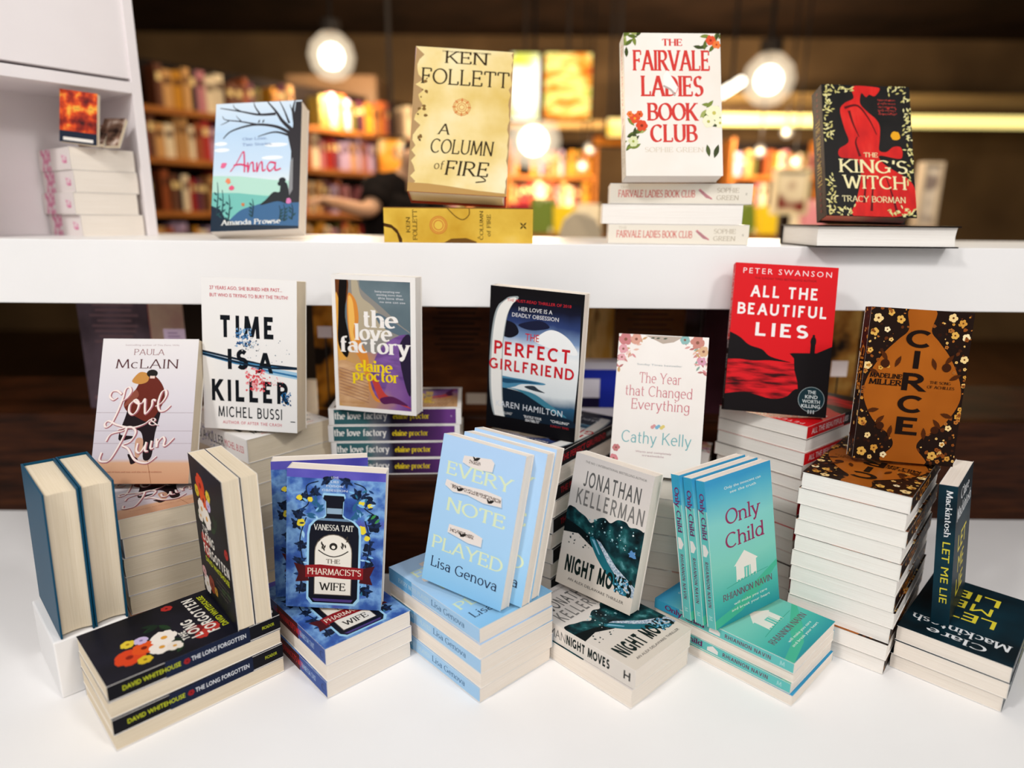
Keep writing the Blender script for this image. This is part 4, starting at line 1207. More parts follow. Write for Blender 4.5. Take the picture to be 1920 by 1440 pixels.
stand(T_time, (-.4815, 1.0054, .2736, -.0856, .0991, .0247), .2665, 'white paperback with black capitals and red splashes, standing against the shelf front', 'copies of the thick white thriller')
stand(T_lovefac, (-.2852, 1.0491, .2979, -.2171, .0113, .0121), .2915, 'white-bordered paperback with violet and gold picture, standing on its stack', 'copies of the violet-spined paperback')
stand(T_perfect, (-.0424, 1.0598, .2623, -.4179, -.02, .0458), .2570, 'black paperback with an aeroplane window and red capitals, standing on its stack', 'copies of the black paperback with red lettering')
stand(T_year, (.1511, .9768, .2159, -.2571, .2935, -.0019), .2090, 'blush paperback with flowers in its corners and pink lettering, leaning back', 'copies of the blush floral paperback')
stand(T_lies, (.3351, 1.0247, .3068, -.1519, .2434, .0383), .2955, 'bright red paperback with black cliff and white capitals, standing', 'copies of the red and black paperback')
stand(T_circe, (.4890, .9120, .2679, -.13, .138, .045), .2590, 'copper and black paperback standing, five large capitals down its cover', 'copies of the copper and black paperback')
stand(T_ruin, (-.6172, .9185, .2132, .0468, .4054, .0057), .2018, 'pale paperback with an embracing couple and white script, leaning back', 'copies of the pale embracing-couple paperback')
stand(T_pharm, (-.305, .815, .0817, .0370, .03, .0686), .0723, 'blue paperback with a black bottle and red banner, standing in front', 'copies of the blue bottle paperback')
stand(T_pharm, (-.3283, .8430, .0781, .2417, .0507, .0312), .0723, 'blue paperback half hidden behind the upright bottle cover', 'copies of the blue bottle paperback')
PE = (-.121, .8286, .1216, -.5507, .2031, .0548)
stand(T_every, PE, .1070, 'sky-blue paperback with pale capitals and torn paper scraps, leaning in front', 'copies of the sky-blue paperback')
stand(T_every, PE, .1070, 'sky-blue paperback leaning just behind the front sky-blue copy', 'copies of the sky-blue paperback', .0225, .018)
stand(T_every, PE, .1070, 'sky-blue paperback leaning at the back of the three', 'copies of the sky-blue paperback', .0445, .020)
stand(T_night, (.0684, .9154, .0661, -.6853, .1701, .0394), .0553, 'pale thriller with teal trees and heavy black title, leaning back', 'copies of the pale thriller with teal trees')
PO = (.2763, .7948, .0685, .5567, .164, -.0424)
stand(T_only, PO, .0612, 'turquoise paperback with a small white house, standing in front of two copies', 'copies of the turquoise paperback')
stand(T_only, PO, .0612, 'turquoise paperback standing between two upright copies', 'copies of the turquoise paperback', .0168, -.006)
stand(T_only, PO, .0612, 'turquoise paperback standing rearmost of three upright copies', 'copies of the turquoise paperback', .0336, -.012)
PF = (-.4294, .8489, .0904, -.851, -.0192, .0154)
stand(T_forg, PF, .085, 'dark flowered paperback standing fore-edge out, its flowered cover in view', 'copies of the black flowered paperback')
stand(T_forg, PF, .085, 'dark flowered paperback standing beside blue bottle cover, fore-edge out', 'copies of the black flowered paperback', .0225)
PH = (-.6215, .8554, .0882, -.799, .0207, .0329)
stand(T_hard, PH, .0800, 'blue hardback standing fore-edge out behind the flowered stack', 'blue hardbacks behind the flowered stack')
stand(T_hard, PH, .0800, 'second blue hardback standing fore-edge out at the very edge', 'blue hardbacks behind the flowered stack', -.0385)
stand(T_letme, (.5930, .8040, .07, R(49), R(5.0), 0), .0650, 'dark teal paperback standing spine out beside the copper-cover stack', 'copies of the dark teal paperback')

# ------------------------------------------------------------------ books on the shelf
stand(T_anna, (-.5176, 1.1752, .5663, -.0635, .3776, -.0499), SZ, 'pale blue paperback with black tree and pink script, standing on the shelf', None)
M = Matrix(((-.035, 0, -.9994, .0316), (.9994, 0, -.035, 1.1271), (0, -1, 0, SZ + .0562), (0, 0, 0, 1)))
T_column.copy(M, 'thick parchment-patterned hardback lying flat on the white shelf, spine out', 'copies of the parchment hardback')
stand(T_column, (-.1715, 1.121, .6445, .03, .3095, .0493), SZ + .0562, 'parchment-patterned hardback standing on its own flat copy', 'copies of the parchment hardback')
for i, fl in enumerate((0, 1, 0)):
    X, U = Vector((.1115, .9938, 0)), Vector((-.9938, .1115, 0))
    o = Vector((.3876, 1.134, 0))
    if fl: o = o + X * T_fair.w + U * (T_fair.h + .012); X, U = -X, -U
    M = Matrix(((X.x, 0, U.x, o.x), (X.y, 0, U.y, o.y), (0, -1, 0, SZ + .0326 * (3 - i)), (0, 0, 0, 1)))
    T_fair.copy(M, 'cream paperback lying flat, ' + ('topmost of three on the shelf, red lettering on its spine', 'middle one of three on the shelf, page edges out', 'lowest of three on the shelf, red lettering on its spine')[i], 'copies of the cream paperback with red lettering')
stand(T_fair, (.1767, 1.1074, .6645, .041, .2688, -.0121), SZ + .0326 * 3, 'cream paperback with red capitals and flowers, standing on three flat copies', 'copies of the cream paperback with red lettering')
M = Matrix(((0, 0, 1, .478), (-1, 0, 0, 1.232), (0, -1, 0, SZ + .0342), (0, 0, 0, 1)))
T_king.copy(M, 'black hardback lying flat on the white shelf, page edges out', 'copies of the black hardback with a red gown')
stand(T_king, (.503, 1.1143, .6089, .0241, .3769, .0224), SZ + .0342, 'black hardback with a red-gowned figure and gold flowers, standing on flat copy', 'copies of the black hardback with a red gown')
# ------------------------------------------------------------------ the white box unit at the end of the shelf
UN = ramp_mat('white_unit_paint', [(.3, '#EEE6E6'), (.7, '#F3ECEC')], 'noise', 5, 2, rough=.45)
ua = R(51)
uX, uY = Vector((math.cos(ua), math.sin(ua), 0)), Vector((-math.sin(ua), math.cos(ua), 0))   # along its front, and into its depth
uo = at(297, 440, y=1.375); uo.z = SZ
MU = Matrix(((uX.x, uY.x, 0, uo.x), (uX.y, uY.y, 0, uo.y), (0, 0, 1, SZ), (0, 0, 0, 1)))       # origin: foot of its near corner post
unit = bpy.data.objects.new('display_cabinet', None); COL.objects.link(unit); unit.matrix_world = MU
tag(unit, 'white open cabinet standing on the end of the white shelf', 'cabinet')
UW = .30
def upart(name, lo, hi):
    mb = MB(); mb.box(lo, hi, UN); return mb.build(name, unit, .0008)
upart('side_panel', (-.018, 0, 0), (0, .19, .60))
upart('side_panel', (-UW, 0, 0), (-UW + .018, .19, .60))
upart('back_panel', (-UW + .018, .172, 0), (-.018, .19, .60))
upart('shelf_board', (-UW + .018, 0, .262), (-.018, .172, .282))
upart('upper_box', (-UW + .018, .004, .288), (-.018, .172, .60))

P_pink = ramp_mat('print_pink_script', [(.42, '#F2EAE8'), (.5, '#E89AB8'), (.6, '#D86A98')], 'noise', 60, 3)
def art_pinkspine(a):
    a.rect(.1, 0, .4, 1, P_pink); a.rect(.75, .3, .9, .7, P_pink)
T_pink = Title('pink', .112, .160, .0392, None, art_pinkspine, '#F0E6E2', PAGE_IVORY)
def place_u(T, x, y, z, turn):
    """Lying face up in the cabinet with its page edges along the cabinet's front."""
    c, s = math.cos(turn), math.sin(turn)
    X, U = uX * c + uY * s, -uX * s + uY * c
    o = MU @ Vector((x, y, z + T.t))
    return Matrix(((X.x, 0, U.x, o.x), (X.y, 0, U.y, o.y), (0, -1, 0, o.z), (0, 0, 0, 1)))
for i in range(4):
    T_pink.copy(place_u(T_pink, -.137 + (.004, -.003, .002, 0)[i], .008, .0396 * i, 0), 'cream-paged paperback with pink spine print, ' + ('lowest', 'second up', 'third up', 'topmost')[i] + ' of four in the white cabinet', 'cream-paged paperbacks in the white cabinet')
fire = ramp_mat('print_flame', [(.3, '#2A1216'), (.45, '#9A2A1A'), (.55, '#E0501E'), (.65, '#F0B040'), (.75, '#5A2030')], 'noise', 26, 3)
def art_fire(a):
    a.rect(0, 0, 1, .22, '#1C2436'); a.rect(.1, .04, .9, .1, '#E8E2DA')
T_fire = Title('fire', .10, .15, .022, art_fire, None, fire, PAGE_CREAM, spine_col='#8A4A3A')
o = MU @ Vector((-.148, .012, .161))
M = Matrix.Translation(o) @ Matrix.Rotation(ua - R(38), 4, 'Z') @ Matrix.Rotation(-R(5), 4, 'X') @ Matrix.Rotation(R(6), 4, 'Y') @ Matrix.Scale(.60, 4)
lowf = min((M @ Vector((a, b, c))).z for a in (0, .10) for b in (0, .022) for c in (0, .15))
T_fire.copy(Matrix.Translation((0, 0, SZ + .1590 - lowf)) @ M, 'small flame-coloured paperback standing on the cream-paged stack in white cabinet', 'small books on top of the cabinet stack')
T_small = Title('small', .07, .10, .012, None, None, ramp_mat('print_brown_photo', [(.35, '#2A1C18'), (.55, '#8A6A58'), (.7, '#D8C4B4')], 'noise', 30, 3), PAGE_CREAM, spine_col='#2A2220')
for i, (x, y, tn, ln, nm) in enumerate(((-.105, .02, R(8), 52, 'leaning next to the flame-coloured paperback'), (-.076, .016, R(-6), 33, 'lying tilted nearest the cabinet side'))):
    o = MU @ Vector((x - .012, y, .1595))
    M = Matrix.Translation(o) @ Matrix.Rotation(ua - R(50) + tn, 4, 'Z') @ Matrix.Rotation(-R(ln), 4, 'X') @ Matrix.Scale(.62, 4)
    low = min((M @ Vector((a, b, c))).z for a in (0, .07) for b in (0, .012) for c in (0, .10))
    T_small.copy(Matrix.Translation((0, 0, SZ + .1598 - low)) @ M, 'small brown photo-covered book ' + nm, 'small books on top of the cabinet stack')

# ------------------------------------------------------------------ what stands behind, under the shelf: books facing the other way and price cards
BACKZ = 0.2102
def art_blurb(col):
    def f(a):
        for i in range(9):
            w = a.rnd.uniform(.45, .8)
            a.rect(.5 - w / 2, .9 - i * .045, .5 + w / 2, .917 - i * .045, col, up=False)
        a.up()
        a.rect(.62, .06, .9, .16, '#B8A898' if col != '#4A3020' else '#5A3C28', up=False)
        a.rect(.08, .08, .3, .11, col, up=False); a.up()
    return f
def behind(name_label, u0, u1, y, cov, art=None, h=.234, t=.022, yaw=0.0, lean=.0, page=PAGE_CREAM, sp=None, w=None, roll=0.0):
    a, b = at(u0, 620, y=y), at(u1, 620, y=y)
    T = Title('behind', w or (b.x - a.x), h, t, art, None, cov, page, spine_col=sp)
    M = settle(T, (a.x, y, BACKZ, yaw, lean, roll), BACKZ)
    T.copy(M, name_label, 'books behind the display')
g1 = ramp_mat('print_dusky_plum', [(.3, '#3A2E34'), (.6, '#685660'), (.8, '#8A7480')], 'noise', 9, 4)
behind('dusky plum book cover with lines of small print, under the shelf', 150, 284, 1.33, g1, art_blurb('#7A5C60'), t=.03)
behind('red-spined book with a cream cover, under the shelf behind the couple cover', 283, 326, 1.30, ramp_mat('print_cream_rose', [(.3, '#D8C2A4'), (.7, '#B89088')], 'noise', 14), None, sp='#B03A2C', t=.03, yaw=.55, w=.06)
behind('dark brown book with lines of print, between violet stack and window cover', 788, 926, 1.335, ramp_mat('print_cocoa', [(.3, '#3A1E10'), (.55, '#572E16'), (.75, '#6E4224')], 'noise', 8, 4, stretch=(1, 1, 5)), art_blurb('#2A160C'), t=.035)
behind('ochre paperback behind the window cover', 1096, 1152, 1.36, ramp_mat('print_ochre', [(.4, '#D8A048'), (.54, '#EBC27A'), (.64, '#7A4C1C')], 'noise', 13, 2, stretch=(2, 1, .5)), None)
behind('brown book with ruled lines of print, above the blush cover', 1153, 1283, 1.345, ramp_mat('print_brown_ruled', [(.4, '#553218'), (.6, '#704624')], 'noise', 6), art_blurb('#4A3020'), t=.03)
behind('mottled violet-brown book behind the blush cover', 1284, 1322, 1.37, ramp_mat('print_violet_brown', [(.35, '#3A2A1A'), (.5, '#6A5A62'), (.62, '#9A8A4A'), (.7, '#B87A2A')], 'noise', 9, 2), None)
behind('dark plum book between the blush cover and the red cover', 1320, 1384, 1.33, ramp_mat('print_dark_plum', [(.3, '#2A1418'), (.7, '#4A2630')], 'noise', 7), None)
behind('ochre and black book between the red cover and the copper cover', 1556, 1612, 1.34, ramp_mat('print_amber_cat', [(.4, '#2A1A0C'), (.5, '#A8702A'), (.62, '#D0A050')], 'noise', 11, 3), None)
behind('amber and black book beside the white-bordered paperback', 588, 628, 1.335, ramp_mat('print_amber_night', [(.42, '#1A100A'), (.52, '#C07A22'), (.65, '#D89A3A')], 'noise', 13, 2), None)

def box_thing(name, label, cat, lo, hi, mat, M=None, group=None, bevel=.001):
    mb = MB(); mb.box(lo, hi, mat, M)
    return tag(mb.build(name, None, bevel), label, cat, group)
def card(label, u0, v0, u1, v1, y, col, mark=None):
    """A small price card clipped upright on a wire foot."""
    a, b = at(u0, v1, y=y), at(u1, v0, y=y)
    root = bpy.data.objects.new('price_card', None); COL.objects.link(root); root.location = (a.x, y, BACKZ)
    tag(root, label, 'card', 'price cards under the shelf')
    w, z0, z1 = b.x - a.x, a.z - BACKZ, b.z - BACKZ
    mb = MB(); mb.box((0, 0, z0), (w, .0012, z1), flat(col))
    if mark:
        for i in range(3): mb.box((w * .2, -.0004, z0 + (z1 - z0) * (.25 + i * .22)), (w * (.85 - .1 * i), 0, z0 + (z1 - z0) * (.33 + i * .22)), flat(mark))
    mb.build('card_face', root)
    mb = MB(); mb.tube([(w / 2, .003, 0), (w / 2, .003, z1)], .0014, flat('#3A3634', .4, 0, .8), 8); mb.tube([(w / 2 - .012, .003, .001), (w / 2 + .012, .003, .001)], .0014, flat('#3A3634', .4, 0, .8), 8)
    mb.build('wire_stand', root)
card('lavender price card above the couple cover', 309, 617, 346, 645, 1.26, '#E4CCE6', '#A884B4')
card('white price card beside the white-bordered paperback', 596, 612, 622, 633, 1.262, '#F3E6EA')
card('white price card between the red cover and the copper cover', 1557, 677, 1591, 706, 1.262, '#F4E6E2')
def flat_book(name_label, u, v, w, h, t, cov, turn, y):
    T = Title('low', w, h, t, None, None, cov, PAGE_WHITE)
    p = at(u, v, y=y)
    X = Vector((math.cos(turn), math.sin(turn), 0)); U = Vector((-X.y, X.x, 0))
    return T, X, U, p
mb = MB(); mb.box((.112, 1.262, BACKZ), (.205, 1.30, BACKZ + .120), flat('#E8E4EE')); mb.box((.112, 1.2612, BACKZ + .088), (.205, 1.2621, BACKZ + .106), flat('#2232A8')); mb.box((.170, 1.2612, BACKZ + .03), (.205, 1.2621, BACKZ + .088), flat('#2232A8')); mb.box((.112, 1.2612, BACKZ + .03), (.170, 1.2621, BACKZ + .05), flat('#1E1838'))
tag(mb.build('leaflet_box', None, .001), 'white and blue leaflet box under the shelf behind the window cover', 'box')

# ------------------------------------------------------------------ the shop behind: bookcases, their books, lamps, signs
TONES = {'brown': '#5A3420', 'rust': '#8A4420', 'tan': '#B8864E', 'cream': '#D8C09A', 'rose': '#A8686A', 'plum': '#5A2A38', 'red': '#9A2A22', 'olive': '#5A5224', 'black': '#1A1412', 'ochre': '#B87A22', 'lilac': '#A48AA0'}
_small = {}
def shop_book(tone, w, h, t):
    """A shelved book's mesh: spine out towards -y, rounded spine, cover boards and a recessed page block."""
    key = (tone, w, h, t)
    if key in _small: return _small[key]
    c = flat(TONES[tone], .55)
    mb = MB()
    mb.box((0, .004, 0), (.0025, w, h), c); mb.box((t - .0025, .004, 0), (t, w, h), c)
    n = 5
    for i in range(n):
        a0, a1 = math.pi * i / n, math.pi * (i + 1) / n
        x0, x1 = t / 2 - t / 2 * math.cos(a0), t / 2 - t / 2 * math.cos(a1)
        y0, y1 = .004 - .004 * math.sin(a0), .004 - .004 * math.sin(a1)
        mb.raw([(x0, y0, 0), (x1, y1, 0), (x1, y1, h), (x0, y0, h)], [(0, 1, 2, 3)], c)
    mb.box((.0025, .004, .004), (t - .0025, w - .006, h - .004), PAGE_CREAM)
    mb.box((t * .2, -.0012, h * .62), (t * .8, .004, h * .8), flat('#D8B878' if tone in ('black', 'plum', 'red', 'brown') else '#4A2A1A'))
    _small[key] = mb.mesh('shop_book')
    return _small[key]
def fill_row(M, length, depth, rnd, shelf_label, group, gap=.10, hmax=.25, tmin=.028, tmax=.06):
    x = .02
    while x < length - .07:
        if rnd.random() < gap:
            x += rnd.uniform(.05, .16); continue
        tone = rnd.choice(list(TONES))
        t, h = rnd.choice((.03, .04, .055)), rnd.choice((.19, .21, .235))
        o = link('shelved_book', shop_book(tone, .15, min(h, hmax), t))
        lean = 0.0
        o.matrix_world = M @ Matrix.Translation((x, rnd.uniform(.0, .03), .002 + abs(math.sin(lean)) * t)) @ Matrix.Rotation(lean, 4, 'Y')
        tag(o, f'{tone} book blurred {shelf_label}', 'book', f'{tone} books {shelf_label}')
        x += t * math.cos(lean) + abs(math.sin(lean)) * .2 + .003
def bookcase(label, M, W, zs, depth, rnd, nm, rows=None, top=None, tmat=SHELFWOOD):
    """zs: heights of the shelf tops above the floor."""
    root = bpy.data.objects.new('bookcase', None); COL.objects.link(root); root.matrix_world = M
    tag(root, label, 'bookcase')
    H = top or zs[-1] + .34
    for x in (-.03, W):
        mb = MB(); mb.box((x, 0, 0), (x + .03, depth, H), tmat); mb.build('side_panel', root, .002)
    mb = MB(); mb.box((0, depth - .015, 0), (W, depth, H), flat('#140C08', .8)); mb.build('back_panel', root)
    for z in zs:
        mb = MB(); mb.box((0, 0, z - .035), (W, depth - .015, z), tmat); mb.build('shelf_board', root, .002)
    names = ['lowest', 'second', 'third', 'fourth', 'fifth']
    for i in (rows if rows is not None else range(len(zs))):
        fill_row(M @ Matrix.Translation((0, .03, zs[i])), W, depth, rnd, f'on the {names[i]} shelf of {nm}', None)
rnd = random.Random(11)
# the long dark-wood bookcase that runs off from behind the white cabinet
p0 = at(262, 300, y=4.0)
bd = Vector((math.sin(R(40)), math.cos(R(40)), 0)); bn = Vector((-bd.y, bd.x, 0))
MB1 = Matrix(((bd.x, bn.x, 0, p0.x), (bd.y, bn.y, 0, p0.y), (0, 0, 1, FLOORZ), (0, 0, 0, 1)))
zs1 = [at(275, v, y=4.05).z - FLOORZ for v in (494, 395, 293, 196)]
bookcase('long dark bookcase with warm shelves behind the white cabinet', MB1, 2.7, zs1, .30, rnd, 'the long bookcase', top=zs1[-1] + .30)
# three bookcases across the far wall
for k, (u0, u1, y) in enumerate(((955, 1112, 6.9), (1370, 1530, 6.7))):
    a, b = at(u0, 380, y=y), at(u1, 380, y=y)
    M = Matrix.Translation((a.x, y, FLOORZ))
    bookcase(('far bookcase in the bright middle of the shop', 'far bookcase between the cream stack and the gowned cover')[k], M, b.x - a.x, [.80, 1.15, 1.46, 1.76], .3, rnd, ('the far middle bookcase', 'the far bookcase by the gowned cover')[k])

def glow(hx, e): return flat(hx, .5, e)
def halo_shell():
    """Lamp globe shell: half clear, emitting, to imitate the soft glow around a lamp."""
    if 'halo_shell' in _mats: return _mats['halo_shell']
    m = bpy.data.materials.new('lamp_halo_shell'); m.use_nodes = True
    nt = m.node_tree; nt.nodes.remove(nt.nodes['Principled BSDF'])
    tr, em, mx = nt.nodes.new('ShaderNodeBsdfTransparent'), nt.nodes.new('ShaderNodeEmission'), nt.nodes.new('ShaderNodeMixShader')
    em.inputs[0].default_value = lin('#FFE9C8'); em.inputs[1].default_value = 1.1
    mx.inputs[0].default_value = .27
    nt.links.new(tr.outputs[0], mx.inputs[1]); nt.links.new(em.outputs[0], mx.inputs[2])
    nt.links.new(mx.outputs[0], nt.nodes['Material Output'].inputs['Surface'])
    _mats['halo_shell'] = m
    return m
def lamp(label, u, v, y, r, e, hx='#FFE6C0', watt=None):
    p = at(u, v, y=y)
    root = bpy.data.objects.new('ceiling_lamp', None); COL.objects.link(root); root.location = p
    tag(root, label, 'lamp', 'lit lamps in the shop')
    prof = [(0, -1), (.5, -.87), (.87, -.5), (1, 0), (.87, .5), (.5, .87), (.25, .97)]
    n = 16
    V = [(r * a * math.cos(2 * math.pi * i / n), r * a * math.sin(2 * math.pi * i / n), r * b) for a, b in prof for i in range(n)]
    F = [(j * n + i, j * n + (i + 1) % n, (j + 1) * n + (i + 1) % n, (j + 1) * n + i) for j in range(len(prof) - 1) for i in range(n)]
    mb = MB(); mb.raw([(x * .5, y * .5, z * .5) for x, y, z in V], F, glow(hx, e * .3)); mb.build('bulb', root)
    mb = MB(); mb.raw([(x * .74, y * .74, z * .74) for x, y, z in V], F, halo_shell()); mb.build('inner_halo', root)  # this shell and the next imitate the halo fading out from the bulb
    mb = MB(); mb.raw(V, F, halo_shell()); mb.build('halo_globe', root)
    mb = MB(); mb.tube([(0, 0, r * .95), (0, 0, r * 1.4)], r * .42, flat('#2A2420', .4), 12); mb.tube([(0, 0, r * 1.4), (0, 0, 2.5 - p.z)], max(.008, r * .06), flat('#1A1614', .4), 8); mb.build('fitting', root)
    if watt:
        d = bpy.data.lights.new('lamp_light', 'POINT'); d.energy = watt; d.color = (1.0, .80, .55); d.shadow_soft_size = r
        o = bpy.data.objects.new('lamp_light', d); COL.objects.link(o); o.location = p + Vector((0, 0, -r * 1.6))
lamp('bright globe lamp above the pale blue paperback', 622, 106, 5.0, .16, 40, watt=70)
lamp('brightest globe lamp, hanging beside the parchment hardback', 1000, 264, 6.2, .24, 40, watt=150)
lamp('bright globe lamp over the gap before the gowned cover', 1441, 150, 6.2, .22, 40, watt=150)
for i, (u, v) in enumerate(((1475, 248), (1425, 284), (1491, 303), (1106, 279), (1092, 311))):
    lamp(('small lamp highest of three beside the gowned cover', 'small lamp nearest the cream stack', 'small lamp lowest of three beside the gowned cover', 'small upper lamp beside the cream cover', 'small lower lamp beside the cream cover')[i], u, v, 6.2, .05, 14)
for k, (x, y, w) in enumerate(((.9, 2.9, 38), (-1.0, 3.0, 26), (2.2, 3.6, 34))):  # added unseen fill lights, brightening the book fronts across the shop
    d = bpy.data.lights.new('added_shop_fill', 'AREA'); d.shape = 'DISK'; d.size = .5; d.energy = w; d.color = (1.0, .86, .66)
    o = bpy.data.objects.new('added_shop_fill', d); COL.objects.link(o); o.location = (x, y, 2.44); o.rotation_euler = (R(25), 0, 0)
def panel(name, label, cat, u0, v0, u1, v1, y, mat, group=None, depth=.06, legs=True, frame='#3A2414'):
    """A sign board: a face in a rim, carried on a post to the floor or hung from the ceiling."""
    a, b = at(u0, v1, y=y), at(u1, v0, y=y)
    root = bpy.data.objects.new(name, None); COL.objects.link(root); root.location = ((a.x + b.x) / 2, y, a.z)
    tag(root, label, cat, group)
    w, h = b.x - a.x, b.z - a.z
    mb = MB(); mb.box((-w / 2, 0, 0), (w / 2, depth, h), mat); mb.build('face', root)
    mb = MB()
    for lo, hi in (((-w / 2 - .02, -.01, -.02), (-w / 2, depth, h + .02)), ((w / 2, -.01, -.02), (w / 2 + .02, depth, h + .02)), ((-w / 2, -.01, h), (w / 2, depth, h + .02)), ((-w / 2, -.01, -.02), (w / 2, depth, 0))):
        mb.box(lo, hi, flat(frame))
    mb.build('frame', root)
    mb = MB()
    if legs: mb.box((-.03, depth, FLOORZ - a.z), (.03, depth + .04, h * .5), flat('#3A2414'))
    else: mb.box((-.012, depth * .3, h + .02), (.012, depth * .7, 2.5 - a.z), flat('#2A2018'))
    mb.build('post', root)
    return root
lg = ramp_mat
def lit(name, stops, e, scale=3, stretch=(1, 1, 1)):
    m = ramp_mat(name, stops, 'noise', scale, 2, stretch=stretch)
    nt = m.node_tree; b = nt.nodes['Principled BSDF']
    b.inputs['Emission Strength'].default_value = e
    nt.links.new(b.inputs['Base Color'].links[0].from_socket, b.inputs['Emission Color'])
    return m
panel('lit_sign', 'orange and cream lit sign beside the parchment hardback', 'sign', 712, 262, 757, 326, 4.9, lit('lit_orange_sign', [(.35, '#C06018'), (.5, '#E0902A'), (.65, '#F6E2A8')], .8, 5), 'lit signs in the shop', legs=False)
panel('lit_sign', 'white and green lit poster beside the parchment hardback', 'sign', 958, 100, 1012, 226, 6.0, lit('lit_white_green', [(.35, '#B8C040'), (.48, '#EFEFE2'), (.7, '#FFFFFF')], .95, 3), 'lit signs in the shop', legs=False)
panel('lit_sign', 'orange and yellow lit poster beside the cream cover', 'sign', 1020, 100, 1110, 222, 6.0, lit('lit_orange_yellow', [(.35, '#C85A14'), (.45, '#E89A2A'), (.55, '#F2E68A'), (.66, '#B8B030')], .75, 4, (1, 1, 3)), 'lit signs in the shop', legs=False)
panel('lit_sign', 'glowing yellow shade beside the cream cover', 'sign', 1138, 222, 1178, 256, 5.6, lit('lit_yellow_shade', [(.4, '#F0C040'), (.6, '#FFF2B8')], 1.0, 5), 'lit signs in the shop', legs=False)
panel('lit_sign', 'orange lit sign under the yellow shade', 'sign', 1112, 256, 1172, 272, 5.7, lit('lit_amber_shade', [(.4, '#A85A14'), (.6, '#E0902A')], .6, 5), 'lit signs in the shop', legs=False)
panel('poster_stand', 'cream poster stand with dark red pictures near the cream stack', 'sign', 1455, 322, 1514, 396, 4.2, ramp_mat('print_cream_poster', [(.42, '#7A2A22'), (.5, '#E0CDAA'), (.8, '#EBDDC0')], 'noise', 5, 1), 'poster stands in the shop', frame='#D8C49A')
panel('poster_stand', 'pale poster stand beside the gowned cover', 'sign', 1722, 310, 1764, 420, 4.2, ramp_mat('print_pale_poster', [(.4, '#8A7A72'), (.5, '#D8C8B4'), (.8, '#E6DAC8')], 'noise', 6, 1), 'poster stands in the shop', frame='#C8B49A')
def beam(name, label, cat, u0, u1, v0, v1, y, mat, depth=.2, kind=None):
    a, b = at(u0, v1, y=y), at(u1, v0, y=y)
    mb = MB(); mb.box((a.x, y, a.z), (b.x, y + depth, b.z), mat)
    o = mb.build(name, None, .01)
    if kind: o['kind'] = kind
    else: tag(o, label, cat)
    return o
BEAMTONE = ramp_mat('tan_beam_paint', [(.3, '#7A5A34'), (.7, '#B8965E')], 'noise', 2, 2, stretch=(.3, 1, 8))
beam('trim_6', '', '', 1180, 2000, 178, 214, 7.4, BEAMTONE, kind='structure')
beam('trim_7', '', '', 940, 1180, 226, 236, 6.8, BEAMTONE, kind='structure')
beam('trim_8', '', '', 540, 705, 140, 228, 5.6, ramp_mat('taupe_bulkhead', [(.3, '#6A4E36'), (.7, '#7E6044')], 'noise', 2, 2), .5, kind='structure')
mb = MB(); a = at(1180, 232, y=7.1); b = at(2000, 219, y=7.1); mb.box((a.x, 7.1, a.z), (b.x, 7.2, b.z), glow('#F6E28C', 1.1)); mb.box((a.x, 7.12, b.z), (b.x, 7.4, b.z + .06), flat('#4A3420'))
tag(mb.build('strip_light', None), 'long yellow strip light under the tan beam', 'light')
a = at(1352, 176, y=5.5); b = at(1390, 152, y=5.9)
mb = MB(); mb.tube([a, b], .035, glow('#FFF4E0', 3.0), 10); mb.tube([(a + b) / 2, ((a + b) / 2) + Vector((0, 0, 2.5 - (a.z + b.z) / 2))], .012, flat('#1A1614'), 8)
tag(mb.build('tube_light', None), 'slanting white tube light beside the cream cover', 'light')

# low display tables heaped with bright books
def table(label, u0, u1, y, top, nm, seed):
    a, b = at(u0, 440, y=y), at(u1, 440, y=y)
    root = bpy.data.objects.new('display_table', None); COL.objects.link(root); root.location = (a.x, y, FLOORZ)
    tag(root, label, 'table')
    W, D, H = b.x - a.x, .7, top - FLOORZ
    mb = MB(); mb.box((0, 0, H - .04), (W, D, H), SHELFWOOD); mb.build('table_top', root, .004)
    for x in (.03, W - .08):
        for yy in (.03, D - .08):
            mb = MB(); mb.box((x, yy, 0), (x + .05, yy + .05, H - .04), SHELFWOOD); mb.build('leg', root, .002)
    r = random.Random(seed)
    tones = {'scarlet': '#C8202A', 'yellow': '#E6C21E', 'orange': '#D87A1E', 'crimson': '#A01A2A', 'cream': '#E4D2B0', 'brown': '#5A3420', 'green': '#6A7A2A', 'pink': '#D88A90'}
    for i in range(int(W / .15)):
        tone = list(tones)[(i * 3 + seed) % len(tones)]
        h = r.uniform(.17, .26)
        T = Title('tbl', .135, h, .03, None, None, ramp_mat('print_table_' + tone, [(.3, tones[tone]), (.62, tones[tone]), (.7, '#E8D8B0')], 'noise', 12, 2), PAGE_CREAM)
        x = a.x + .02 + i * .15
        for row in range(2):
            M = settle(T, (x + row * .04, y + .10 + row * .25, top, r.uniform(-.2, .2), .25, 0), top + .0005)
            T.copy(M, f'{tone} book standing on {nm}, {"front" if row == 0 else "back"} row', f'{tone} books on {nm}')
table('low table of bright books seen past the parchment hardback', 945, 1135, 4.3, .50, 'the table past the parchment hardback', 3)
table('low table of bright books seen past the cream stack', 1385, 1560, 4.6, .50, 'the table past the cream stack', 6)

